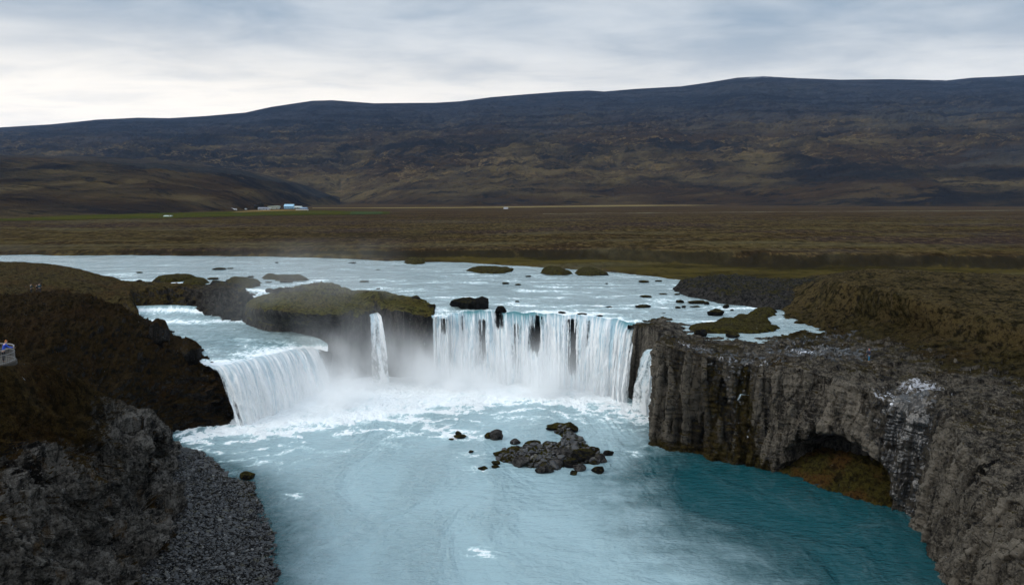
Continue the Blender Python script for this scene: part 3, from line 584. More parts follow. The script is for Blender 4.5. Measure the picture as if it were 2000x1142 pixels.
# ---- wall behind the main fall, under the lip
lw = [830, 850, 890, 930, 975, 1020, 1070, 1120, 1170, 1210, 1245, 1262]
bpx = [(820, 737), (850, 740), (885, 743), (930, 746), (975, 748), (1020, 751), (1070, 756), (1120, 762), (1170, 772), (1205, 782), (1228, 789), (1245, 795)]
L0 = [lip_at(x)+np.array([0, .9, -.35]) for x in lw]; Lb = [Z(x, y, -1.)+np.array([0, 1.5, 0]) for x, y in bpx]
L1 = [q+np.array([0, 6, -.6]) for q in L0]; mid = [a*.5+b*.5+np.array([0, 1.2, 0]) for a, b in zip(L0, Lb)]
def lw_disp(V, n, s, t):
    k = sstep(t, 1.95, 1.7)
    W = V+n*(k*(fbm(V*np.array([1, 1, .2]), .4, 4, ridge=True)*.6-.2))[..., None]
    return W, dict(moss=0*s+.2, wet=.25+0*s, ice_glint=0*s)
o, _ = patch('rock_wall', [Lb, mid, L0, L1], lw_disp, ROCK_W, 2.5, 1, .4, outward=lambda A: np.array([0, -1., 0])); tag(o, kind='structure')

# wall behind the left fall
lpx = [(395, 712, 8.6), (412, 714, 8.5), (450, 711, 8.3), (510, 698, 7.7), (560, 686, 7.1), (600, 680, 6.6), (632, 684, 6.2), (645, 690, 5.6)]
lbx = [(420, 838), (446, 832), (480, 826), (540, 806), (590, 780), (620, 765), (640, 755), (650, 752)]
L0 = [Z(*q)+np.array([.3, .8, -.35]) for q in lpx]; Lb = [Z(x, y, -1.)+np.array([-1.5, 1.5, 0]) for x, y in lbx]; L1 = [q+np.array([-1, 6, -1.5]) for q in L0]
o, _ = patch('rock_wall', [Lb, [a*.5+b*.5 for a, b in zip(L0, Lb)], L0, L1], lw_disp, ROCK_W, 2.5, 1, .4, outward=lambda A: np.array([0, -1., 0])); tag(o, kind='structure')

# ---- island between the falls
ib = [Z(505, 632, 8), Z(466, 628, 8), Z(478, 640, 8), Z(520, 652, 8), Z(570, 672, 6), Z(610, 700, 3), Z(650, 745, -.8), Z(690, 746, -.8), Z(726, 744, -.8), Z(736, 740, -.8), Z(748, 743, -.8), Z(800, 742, -.8), Z(842, 739, -.8), Z(870, 730, -.8), Z(872, 715, -.8)]
def hgt(q, px, py):    # point above/behind q at its own depth
    return Y(px, py, q[1])
ir = [Z(510, 590, 12), hgt(ib[1]+[0, 4, 0], 472, 598), hgt(ib[2]+[0, 1.5, 0], 482, 618), hgt(ib[3]+[0, 1.5, 0], 520, 630), hgt(ib[4]+[0, 1, 0], 575, 640), hgt(ib[5]+[0, 1.5, 0], 620, 642), hgt(ib[6]+[0, 1.5, 0], 660, 640), hgt(ib[7]+[0, 1.5, 0], 700, 628), Z(722, 613, 11.6), Z(735, 613.5, 11.2), Z(746, 612, 11.6), Y(775, 606, 132), Y(835, 618, 132), Z(847, 612, 12.2), Z(850, 600, 11.9)]
# top rows
it1 = [Z(515, 585, 12), Z(500, 583, 13), Z(510, 598, 13.3), Z(540, 606, 13.2), Z(580, 612, 13.2), Z(625, 614, 13.2), Z(670, 612, 13), Z(702, 604, 12.8), Z(722, 607, 12.0), Z(735, 609, 11.4), Z(747, 603, 12.8), Y(770, 589, 141), Y(812, 596, 140), Z(838, 603, 12.4), Z(845, 596, 11.9)]
it2 = [Z(530, 580, 12), Z(530, 575, 12.8), Z(545, 580, 13.2), Z(575, 583, 13.6), Z(605, 582, 13.8), Z(640, 582, 13.8), Z(672, 584, 13.5), Z(695, 590, 13), Z(715, 597, 12.6), Z(730, 597, 12.6), Z(742, 590, 13.6), Y(762, 582, 148), Y(798, 586, 147), Z(822, 594, 12.2), Z(830, 588, 11.9)]
it3 = [Z(550, 576, 11.9), Z(550, 570, 12.4), Z(565, 570, 12.8), Z(590, 568, 13.4), Z(615, 562, 14.2), Z(640, 563, 14.2), Z(668, 568, 13.5), Z(690, 574, 13.3), Z(705, 574, 14), Z(722, 573, 14.4), Z(740, 575, 14.4), Y(758, 578.5, 155), Y(785, 582, 153), Z(810, 586, 12.2), Z(818, 582, 11.9)]
it4 = [Z(555, 572, 11.4), Z(560, 566, 11.5), Z(575, 564, 11.6), Z(600, 560, 11.6), Z(620, 556, 12.2), Z(645, 556, 12.2), Z(670, 562, 11.8), Z(690, 569, 11.8), Z(705, 569, 12.4), Z(722, 569, 12.6), Z(740, 570, 12.6), Z(758, 573, 12.4), Z(780, 577, 12), Z(805, 582, 11.5), Z(812, 580, 11.2)]
it5 = [q+np.array([0, 3, -2.5]) for q in it4]
def isl_disp(V, n, s, t):
    wall = sstep(t, 1.1, .85); W = V.copy()
    W += n*(wall*(fbm(V*np.array([1, 1, .12]), .5, 5, ridge=True, off=2)*.5+fbm(V, .25, 4, off=6)*.7))[..., None]
    notch = np.exp(-((s-9)/.75)**2)*sstep(t, 2.6, 1.4)
    W[..., 2] += (1-wall)*(fbm(V, .15, 4, off=8)*1.0+fbm(V, .6, 4, off=10, ridge=True)*.5+fbm(V, 1.6, 3, off=12)*.2)*(1-notch)
    bk = sstep(t, 2.3, 3.2)*sstep(s, 7.5, 6.5); W[..., 2] += bk*fbm(V, .45, 4, off=14, ridge=True)*1.2
    wet = notch*.5+wall*.05
    return W, dict(moss=.45+.35*sstep(t, .8, 1.3)*(1-notch)-.55*bk-.35*wall-.15*sstep(s, 10, 12)+.4*fbm(V, .18, 3, off=70)-.3*sstep(s, 2.6, 1.6), wet=wet, ice_glint=0*s)
isl, ISV = patch('rock_island', [ib, ir, it1, it2, it3, it4, it5], isl_disp, ROCK_I, 2.0, .9, .5, outward=up_); tag(isl, kind='structure')

# ---- far left bank with the columned wall above the channel
q0 = [Z(-500, 640, 10), Z(-150, 640, 10), Z(0, 640, 10), Z(110, 640, 9.5), Z(200, 645, 9), Z(280, 650, 7.5), Z(279, 625, 7.8), Z(266, 602, 10.3)+[0, 0, -1.2], Z(350, 599, 10.1)+[0, 0, -1.2], Z(385, 610, 9.5)+[0, 0, -1], Z(430, 624, 9.1)+[0, 0, -1], Z(466, 629, 8.9)+[0, 0, -1], Z(480, 618, 8.6)+[0, 0, -1], Z(490, 612, 8.6)+[0, 0, -1]]
q1 = [Z(-500, 580, 15), Z(-150, 590, 15), Z(0, 592, 14.5), Z(110, 590, 13), Z(200, 588, 12), Z(268, 612, 10.5), Z(262, 594, 11.5), Y(268, 568, 163), Y(350, 561, 165), Y(385, 566, 160), Y(430, 563, 154), Y(470, 572, 150), Y(487, 580, 150), Z(500, 590, 11.6)]
q2 = [Z(-500, 550, 17), Z(-150, 545, 17.3), Z(0, 543, 17), Z(110, 545, 16), Z(200, 562, 14), Z(250, 590, 12.2), Z(252, 574, 13.2), Y(268, 560, 167), Y(350, 556, 169), Y(385, 562, 164), Z(428, 558, 13.9), Z(466, 566, 13), Z(482, 573, 12.2), Z(498, 583, 11.7)]
q3 = [Z(-500, 528, 17), Z(-150, 522, 17), Z(0, 519, 16.5), Z(110, 524, 15.2), Z(200, 545, 13.6), Z(225, 556, 13.6), Z(245, 557, 13.6), Y(275, 556, 172), Y(350, 554, 174), Y(385, 560, 169), Z(428, 555, 13.4), Z(466, 562, 12.6), Z(482, 570, 12), Z(500, 580, 11.6)]
q4 = [Z(-500, 520, 14), Z(-150, 514, 14), Z(0, 514, 14), Z(110, 519, 13.8), Z(200, 540, 12.4), Z(235, 549, 12.2), Z(258, 552, 12), Z(290, 552, 11.8), Z(350, 553, 11.8), Z(390, 560, 11.6), Z(430, 553, 11.9), Z(470, 560, 11.6), Z(488, 567, 11.4), Z(505, 577, 11.3)]
q5 = [q+np.array([-2, 8, -3]) for q in q4]
def fl_disp(V, n, s, t):
    wall = sstep(t, 1.12, .9)*sstep(s, 5.5, 7.5); W = V.copy()
    f1, f2, cid = worley(V*np.array([.6, .6, .07]))
    W += n*(wall*(fbm(V*np.array([1, 1, .12]), .6, 5, ridge=True, off=2)*.9+fbm(V, .25, 4, off=6)*.9+(cid-.5)*1.5))[..., None]
    W[..., 2] += (1-wall)*(fbm(V, .06, 4, off=8)*1.1+fbm(V, .4, 4, off=10, ridge=True)*.55+fbm(V, 1.3, 3, off=12)*.12)
    W[..., 2] += (1-wall)*sstep(s, 8.5, 10)*fbm(V, .5, 4, off=14, ridge=True)*.6
    return W, dict(moss=.6-.75*sstep(s, 7.6, 9)-.1*wall+.3*fbm(V, .2, 3), wet=0*s, ice_glint=0*s)
o, FLV = patch('river_bank', [q0, q1, q2, q3, q4, q5], fl_disp, ROCK_B, 2.0, .9, .5, outward=up_); tag(o, kind='structure')

# ---- big dark headland beside the left fall
hb = [Z(458, 826, -1), Z(430, 838, -1), Z(392, 846, -1), Z(340, 858, -1), Z(290, 872, -.5), Z(210, 872, 1.5), Z(90, 862, 4), Z(-60, 850, 6), Z(-420, 850, 8)]
hc = [Y(436, 782, 104.5), Y(418, 742, 105.5), Y(398, 714, 107), Y(372, 688, 109.5), Y(338, 676, 111.5), Y(284, 640, 114), Y(222, 598, 116), Y(110, 580, 114), Y(-220, 585, 110)]
def lerp(a, b, k, dz=0., dx=0., dy=0.): return [p*(1-k)+q*k+np.array([dx, dy, dz]) for p, q in zip(a, b)]
sc = [.5, .8, 1, 1, 1, 1, 1, 1, 1]
h1_ = lerp(hb, hc, .30); h2_ = lerp(hb, hc, .62); h3_ = lerp(hb, hc, .86)
for k in range(9):
    h1_[k] = h1_[k]+np.array([0, 0, 2.2*sc[k]]); h2_[k] = h2_[k]+np.array([0, 0, 2.2*sc[k]]); h3_[k] = h3_[k]+np.array([0, 0, .9*sc[k]])
hk = [Z(446, 800, 2), Z(424, 722, 7.4), Z(408, 706, 8), Z(380, 684, 8.4), Z(345, 662, 8.4), Z(290, 632, 8.6), Y(225, 602, 124), Y(110, 585, 124), Y(-220, 590, 122)]
hk2 = [q+np.array([1.5, 2.5, -4.]) for q in hk]
def hd_disp(V, n, s, t):
    W = V+n*(fbm(V, .09, 4, off=1, ridge=True)*1.3+fbm(V, .35, 4, off=3, gain=.6, ridge=True)*1.35+fbm(V, 1.0, 4, off=5, gain=.65, ridge=True)*.65)[..., None]
    return W, dict(moss=.66-.35*sstep(s, 3, .6)*sstep(t, 2.6, 1.2)+.35*fbm(V, .12, 3, off=15), wet=0*s, ice_glint=0*s)
ROCK_H = rock_mat('dark headland', (.010, .010, .010), (.060, .055, .048), (.012, .008, .004), (.034, .022, .008), (.028, .015, .006), moss_bias=.15, slope=(.1, .7), flute=.3, speck=.35, gain=1.25)
hd, HDV = patch('headland', [hb, h1_, h2_, h3_, hc, hk, hk2], hd_disp, ROCK_H, 2.0, .9, .8, outward=up_); tag(hd, kind='structure')

# ---- near left crag
nb = [Z(330, 872, -.3), Z(328, 884, .3), Z(334, 930, .7), Z(344, 1000, 1), Z(300, 1072, 1.2), Z(245, 1142, 1.4), Z(150, 1330, 1.4), Z(20, 1700, 1.4), np.array([-24., 8, 1.4]), np.array([-27., -25, 1.4])]
ntop = [Y(328, 868, 89), Y(300, 840, 84), Y(258, 806, 76), Y(196, 768, 68.5), Y(140, 738, 61.5), Y(72, 712, 55.5), Y(-10, 716, 50.5), Y(-260, 700, 43), np.array([-40., 14, 23.]), np.array([-42., -25, 23.])]
n1_ = lerp(nb, ntop, .25, .6); n2_ = lerp(nb, ntop, .5, .9); n3_ = lerp(nb, ntop, .78, 1.0)
n1_ = [q+np.array([-1.6, 0, 0])*min(1, k/2) for k, q in enumerate(n1_)]; n2_ = [q+np.array([1., 0, .6])*min(1, k/3) for k, q in enumerate(n2_)]
nbk = [q+np.array([-4, 1.5, -4.]) if k < 5 else q+np.array([-4.5, 1., -.4]) for k, q in enumerate(ntop)]
nbk2 = [q+np.array([-12, 4, -9.]) if k < 5 else q+np.array([-12, 5, (-6, -2.5, -1, -1, -1)[k-5]]) for k, q in enumerate(ntop)]
nbk3 = [q+np.array([-30, 8, -10.]) for q in nbk2]
nun = [q+np.array([.8, 0, -2.]) for q in nb]
def nl_disp(V, n, s, t):
    face = sstep(t, 4.1, 3.6)
    diag = V.copy(); diag[..., 1] = V[..., 1]+V[..., 2]*.55
    spur = fbm(diag*np.array([.5, 1, .35]), .13, 4, off=4, ridge=True); knob = fbm(diag*np.array([1, 1, .5]), .38, 5, off=7, gain=.58, ridge=True)
    f1, f2, cid = worley(diag*np.array([.33, .42, .2])+fbm(V, .2, 3)[..., None]*.7)
    d_ = face*(spur*1.9+knob*1.25+(f2-f1)*1.5-.7+(cid-.5)*1.6)+fbm(V, 1.3, 5, off=11, gain=.68, ridge=True)*.38+(1-face)*fbm(V, .3, 4, off=12)*.3
    pr, _q = project(V)
    def seg(x0, y0, x1, y1, w_): a = np.array([x0, y0]); b_ = np.array([x1, y1])-a; tt = np.clip(((pr-a)@b_)/(b_@b_), 0, 1); return np.exp(-(np.linalg.norm(pr-(a+tt[..., None]*b_), axis=-1)/w_)**2)
    jj = fbm(V, .45, 4, off=61)*.5
    outc = np.clip(seg(48, 915, 165, 1090, 42)*1.2+seg(215, 790, 300, 900, 48)+seg(300, 900, 330, 1010, 36)+seg(30, 1100, 190, 1150, 60)+seg(215, 960, 290, 1070, 42)*.9+seg(150, 960, 215, 1040, 22)*.5, 0, 1.2)*(t > 1)*(t < 4.3)
    mos_ = np.clip(seg(20, 800, 190, 930, 70)+seg(60, 740, 200, 800, 40), 0, 1)
    outc = outc*sstep(fbm(diag*np.array([1, 1, .4]), .3, 4, off=66), -.42, .02); d_ = d_+outc*.9*(1+jj)
    d_ = d_*sstep(np.minimum(np.abs(V[..., 0]+40), 9)+np.abs(V[..., 1]-52.5), 1.5, 3.5)
    W = V+n*d_[..., None]
    rocky = sstep(spur+.8*(f2-f1)+.25*fbm(V, .5, 3), -.30, .15)
    moss = .95-.75*rocky*sstep(t, 3.9, 3.2)-.15*sstep(t, 2.6, 1.4)-1.25*outc+.5*mos_
    return W, dict(moss=moss, wet=0*s, ice_glint=0*s)
cr_, NLV = patch('crag', [nun, nb, n1_, n2_, n3_, ntop, nbk, nbk2, nbk3], nl_disp, ROCK_L, 1.8, .9, .6, outward=up_); tag(cr_, kind='structure')

# ---- lava tongue and flat islets: mounds with their own traced waterline
def mound(name, outline, z0, top, mat, steep=1.2, rough=.35, moss=.5, cell=.5, seed=0, rise=None, kind='structure', label=None, cat=None, group=None, ridge=True):
    P = [Z(x, y, z0) for x, y in outline]; A = np.array(P)
    x0, y0 = A[:, 0].min()-2, A[:, 1].min()-2; x1, y1 = A[:, 0].max()+2, A[:, 1].max()+2
    nx = int(np.clip((x1-x0)/cell, 14, 500)); ny = int(np.clip((y1-y0)/cell, 14, 500))
    X, Yy = np.meshgrid(np.linspace(x0, x1, nx), np.linspace(y0, y1, ny)); V = np.stack([X, Yy, 0*X], -1)
    sd_ = poly_sdf(V, P)+fbm(V, .35, 4, off=seed+3)*min(1.6, .22*min(x1-x0, y1-y0))
    hh = top*np.tanh(np.maximum(sd_, 0)*steep/top)-np.clip(-sd_, 0, 1.5)*1.2
    V[..., 2] = z0+hh+sstep(sd_, -.3, 1.2)*(fbm(V, .4, 4, off=seed, ridge=ridge)*rough+fbm(V, 1.5, 3, off=seed+1)*rough*.45)
    if rise: V[..., 2] += rise(V)*sstep(sd_, 0, 3)
    at = dict(moss=np.full(X.shape, moss)+.3*fbm(V, .2, 3, off=seed+9), wet=0*X, ice_glint=0*X)
    q = grid_quads(ny, nx, sd_ > -1.4); v, q, at = compact(V, q, at)
    org = np.array([v[:, 0].mean(), v[:, 1].mean(), z0]); o = link(name, raw_mesh(name, v-org, q, at), mat); o.location = org
    if kind: o['kind'] = kind
    return tag(o, label, cat, group)
mound('lava_bank', [(1313, 566), (1322, 558), (1350, 553), (1390, 549), (1440, 547), (1490, 556), (1540, 557), (1600, 552), (1660, 560), (1660, 610), (1560, 606), (1500, 604), (1450, 597), (1400, 592), (1370, 584), (1340, 578)], 12, 1.9,
      rock_mat('grey lava', (.016, .0155, .015), (.078, .072, .066), (.022, .019, .006), (.062, .055, .012), (.04, .03, .012), moss_bias=-.1, slope=(.5, 1.), flute=.2, speck=.1, big=1.2),
      1.0, 1.2, .12, .4, 5)
# ================================================================= islets and boulders: each its own thing
ISLET = rock_mat('islet rock', (.020, .019, .018), (.065, .06, .052), (.028, .024, .007), (.080, .068, .016), (.05, .038, .014), moss_bias=.05, slope=(.4, .95), flute=.2, speck=.1, big=1.5)
DARK = rock_mat('dark boulder rock', (.008, .008, .008), (.036, .034, .032), (.022, .019, .005), (.072, .060, .013), (.02, .016, .008), moss_bias=-.12, slope=(.3, .95), flute=.2, speck=.1, big=1.8)
GREYB = rock_mat('grey boulder rock', (.035, .033, .032), (.15, .14, .132), (.030, .026, .006), (.085, .072, .014), (.05, .035, .012), moss_bias=-.22, slope=(.5, 1.1), flute=.1, speck=.2, big=2.)
GI = 'low mossy islets in the river above the falls'
for out, top, lab in [
    ([(298, 551), (305, 545), (330, 542), (352, 540), (381, 541), (384, 546), (360, 550), (330, 553)], 1.0, 'long brown mossy islet farthest left, above the bank of dark columns'),
    ([(356, 554), (372, 548), (400, 546), (410, 551), (396, 558), (366, 559)], .9, 'small round brown islet just right of the long one by the left bank'),
    ([(434, 556), (446, 547), (470, 546), (505, 550), (512, 557), (490, 563), (450, 563)], 1.1, 'dome shaped grey brown islet directly behind the white cascade gap'),
    ([(507, 543), (516, 540), (530, 537), (545, 541), (590, 541), (606, 546), (590, 549), (540, 548)], .8, 'flat elongated dark islet upstream of the mossy island'),
    ([(910, 529), (925, 524), (960, 523), (1000, 525), (1003, 529), (985, 534), (940, 534)], .7, 'flat green brown islet at the left end of the row along the far bank'),
    ([(1054, 533), (1060, 526), (1080, 524), (1100, 528), (1118, 535), (1105, 538), (1070, 537)], 1.1, 'dark mound islet in the middle of the row along the far bank'),
    ([(1124, 533), (1130, 527), (1160, 527), (1180, 532), (1188, 538), (1150, 539), (1130, 538)], .9, 'mossy islet at the right end of the row along the far bank'),
    ([(788, 514), (795, 507), (815, 506), (832, 509), (828, 515), (810, 517)], .9, 'dark rocky knob touching the far bank at mid river'),
    ([(1327, 551), (1338, 546), (1356, 545), (1362, 549), (1350, 554), (1335, 554)], .8, 'yellow green tussock islet just left of the grey lava bank'),
]:
    mound('islet', out, 12, top*1.15, ISLET, 1.0, .3, .6, .35, hash(lab) % 7 if False else len(lab), kind=None, label=lab, cat='islet', group=GI)
GL = 'flat mossy rock slabs beside the shallow side stream'
for out, top, lab in [
    ([(1342, 643), (1355, 637), (1390, 634), (1402, 628), (1430, 632), (1455, 636), (1500, 637), (1524, 640), (1518, 646), (1480, 650), (1420, 652), (1360, 650)], .8, 'long flat olive moss covered slab between the river and the side stream'),
    ([(1397, 630), (1402, 625), (1420, 623), (1424, 627), (1440, 619), (1470, 620), (1500, 624), (1510, 633), (1460, 637), (1420, 634)], .9, 'humped mossy slab behind the long flat slab'),
    ([(1464, 615), (1475, 607), (1500, 605), (1515, 609), (1514, 618), (1490, 621)], .9, 'mossy rock by the river edge, nearest the grey lava bank'),
]:
    mound('rock_slab', out, 12, top, ISLET, 1.1, .28, .75, .22, len(lab), kind=None, label=lab, cat='rock', group=GL)

def boulder_mesh(seed, dims, rough=.08, sub=4, cuts=11):
    bm = bmesh.new(); bmesh.ops.create_icosphere(bm, subdivisions=sub, radius=1)
    V = np.array([v.co[:] for v in bm.verts]); Q = np.array([[v.index for v in f.verts] for f in bm.faces]); bm.free()
    r = np.random.RandomState(seed); N = r.normal(size=(cuts, 3)); N /= np.linalg.norm(N, axis=1)[:, None]; dd = r.uniform(.55, .92, cuts)
    rad = np.ones(len(V))
    for n_, d_ in zip(N, dd):
        c_ = V@n_; rad = np.where(c_*rad > d_, d_/np.maximum(c_, 1e-3), rad)
    V = V*rad[:, None]; V *= (1+rough*2*fbm(V, 1.6, 4, off=seed, ridge=True)+rough*.6*fbm(V, 6, 2, off=seed))[:, None]
    V -= (V.max(0)+V.min(0))/2; V /= (V.max(0)-V.min(0)); V *= np.array(dims)
    return V, Q
def boulder(px, py, wpx, hpx, label, mat=None, z=12., dr=.8, seed=0, group=None, rz=None, name='boulder', sub=4, moss=.45, sink=.35, wet=0., cat='boulder', parent=None):
    q = Z(px, py, z); k = np.linalg.norm(q-[0, 0, H])/F
    ww, hh = wpx*k, hpx*k/math.cos(math.radians(12)); hh = max(hh-ww*dr*.12, ww*.12)
    V, Q = boulder_mesh(seed, (ww, ww*dr, hh*(1+sink)), sub=sub)
    V[:, 2] += hh*(1-sink)/2+0
    me = raw_mesh(name, V, Q, dict(moss=np.full(len(V), moss), wet=np.full(len(V), wet), ice_glint=np.zeros(len(V))), smooth=False)
    o = link(name, me, mat or DARK); o.location = q+np.array([0, ww*dr*.3, 0]); o.rotation_euler[2] = (seed*1.7 % .6-.3) if rz is None else rz
    return tag(o, label, cat, group)
R = 'rocks breaking the surface of the river above the falls'
for i, (x, y, w_, h_, lab) in enumerate([
    (908, 604, 56, 27, 'big black craggy boulder perched just above the lip of the main fall, its left half'),
    (935, 604, 38, 28, 'square dark boulder wedged against the right of the big black one at the lip'),
    (889, 599, 22, 14, 'low dark stone leaning on the left foot of the big boulder at the lip'),
    (978, 612, 24, 16, 'black rock poking out of the crest of the main fall, right of the big boulder'),
    (812, 588, 20, 13, 'grey stone at the right shoulder of the mossy island, above the lip'),
    (988, 555, 15, 5, 'small flat stone upstream of the middle of the main fall'),
    (1012, 557, 12, 4, 'thin dark stone beside the small flat one in mid river'),
    (1032, 541, 12, 4, 'tiny low stone close to the row of islets'),
    (1258, 552, 22, 6, 'flat mossy stone near the far bank, left of the grey lava'),
    (1287, 550, 15, 4, 'narrow dark stone close to the far bank'),
    (1185, 555, 6, 3, 'smallest dark speck of rock in mid river'),
    (1257, 601, 31, 8, 'flat dark rock alone above the right end of the main fall'),
    (1262, 581, 24, 6, 'low grey rock upstream of the lone flat rock'),
    (1323, 576, 12, 4, 'tiny dark rock off the tip of the grey lava bank'),
    (1329, 592, 16, 8, 'dark rounded rock at the left of the cluster in the right hand shallows'),
    (1361, 593, 36, 9, 'widest low mossy rock of the cluster in the right hand shallows'),
    (1381, 595, 10, 7, 'small round rock at the right end of the cluster in the shallows'),
    (1324, 602, 11, 5, 'small dark rock in front of the shallows cluster, left one of two'),
    (1336, 601, 9, 5, 'small dark rock in front of the shallows cluster, right one of two'),
    (1359, 600, 20, 4, 'thin flat rock just below the shallows cluster'),
    (1400, 617, 32, 15, 'large domed dark boulder standing in the right hand shallows'),
    (1419, 602, 13, 8, 'small dark boulder behind the large domed one'),
    (1430, 607, 7, 4, 'tiny stone right of the small dark boulder'),
    (1368, 657, 28, 16, 'dark blocky rock below the long flat slab, at the side stream mouth'),
    (1433, 660, 26, 13, 'square dark rock standing in the side stream'),
    (1296, 575, 16, 3, 'thin low ledge off the lava tip'),
    (425, 527, 28, 6, 'flat grey stone far upstream above the left islets'),
    (447, 525, 14, 2, 'sliver of rock beside the flat grey stone upstream'),
    (540, 514, 7, 3, 'tiny dark stone far upstream, left of centre'),
    (687, 514, 16, 3, 'thin dark stone near the far bank, above the mossy island'),
    (414, 546, 22, 5, 'small low rock between the long islet and the dome shaped one'),
    (489, 542, 12, 4, 'small stone upstream of the dome shaped islet'),
    (557, 552, 26, 7, 'small brown rock downstream of the flat elongated islet'),
    (524, 552, 13, 3, 'little flat stone between the dome islet and the brown rock'),
    (547, 573, 38, 14, 'dark jagged rock at the upstream corner of the mossy island'),
    (526, 571, 16, 9, 'dark stone at the right edge of the white cascade gap'),
    (272, 533, 12, 3, 'thin stone beside the left bank far upstream'),
    (271, 551, 10, 5, 'small dark stone in the foam under the left bank'),
    (710, 551, 18, 4, 'flat stone in mid river behind the mossy island'),
    (738, 565, 9, 3, 'small stone just behind the island dome'),
    (738, 527, 9, 2, 'tiny dark stone near the far bank behind the island dome'),
    (1190, 601, 14, 4, 'low dark stone in the rapids above the right half of the main fall'),
    (1098, 612, 16, 5, 'dark ledge rock at the crest of the main fall, left one of three'),
    (1137, 615, 20, 5, 'dark ledge rock at the crest of the main fall, middle one of three'),
    (1172, 618, 13, 4, 'dark ledge rock at the crest of the main fall, right one of three'),
    (1010, 590, 10, 3, 'small stone in the rapids right of the big boulder'),
]):
    boulder(x, y, w_, h_, lab, DARK if w_ < 60 else DARK, 12., .75, 11+i*3, R, sub=4 if w_ > 20 else 2, moss=.25 if y > 590 and x < 1300 else .5, sink=.25)
for (x, y, dd, w_, h_, lab) in [(308, 660, 110.0, 32, 36, 'dark rock knob on the headland edge above the side channel, upstream one'), (368, 700, 105.8, 36, 40, 'dark rock knob on the headland edge beside the left waterfall lip')]:
    qz = Y(x, y, dd)[2]; o = boulder(x, y, w_, h_, lab, ROCK_H, qz, .9, int(x), 'rock knobs on the headland edge', moss=.5, sink=.6)
for (x, y, w_, h_, lab) in [(282, 562, 26, 10, 'low dark knob at the left end of the bank above the side channel'), (375, 566, 30, 12, 'rounded dark knob on the bank edge right of the dry notch'), (398, 570, 20, 9, 'small knob low in the dip of the bank edge'),
                        (424, 562, 34, 16, 'tall jagged knob standing left of the white cascade gap'), (449, 564, 38, 14, 'broad jagged knob close to the white cascade gap'), (468, 572, 24, 12, 'narrow knob right at the edge of the white cascade gap')]:
    boulder(x, y, w_, h_, lab, ISLET, 12.6, .9, int(x)+2, 'rock knobs along the bank above the side channel', moss=.05, sink=1.2)
for (x, y, w_, h_, z_, lab) in [(585, 576, 44, 14, 12.8, 'dark craggy block on the upstream left corner of the mossy island'), (622, 568, 54, 14, 13, 'highest dark crag on the back of the mossy island'), (655, 572, 40, 11, 12.8, 'dark crag right of the highest one on the mossy island'),
                           (561, 588, 30, 10, 12.8, 'low dark outcrop at the mossy island left shoulder'), (842, 604, 22, 12, 12, 'dark rock where the island meets the main fall lip')]:
    boulder(x, y, w_, h_, lab, DARK, z_, .8, int(x)+4, 'crags on the mossy island', moss=.3, sink=1.0)
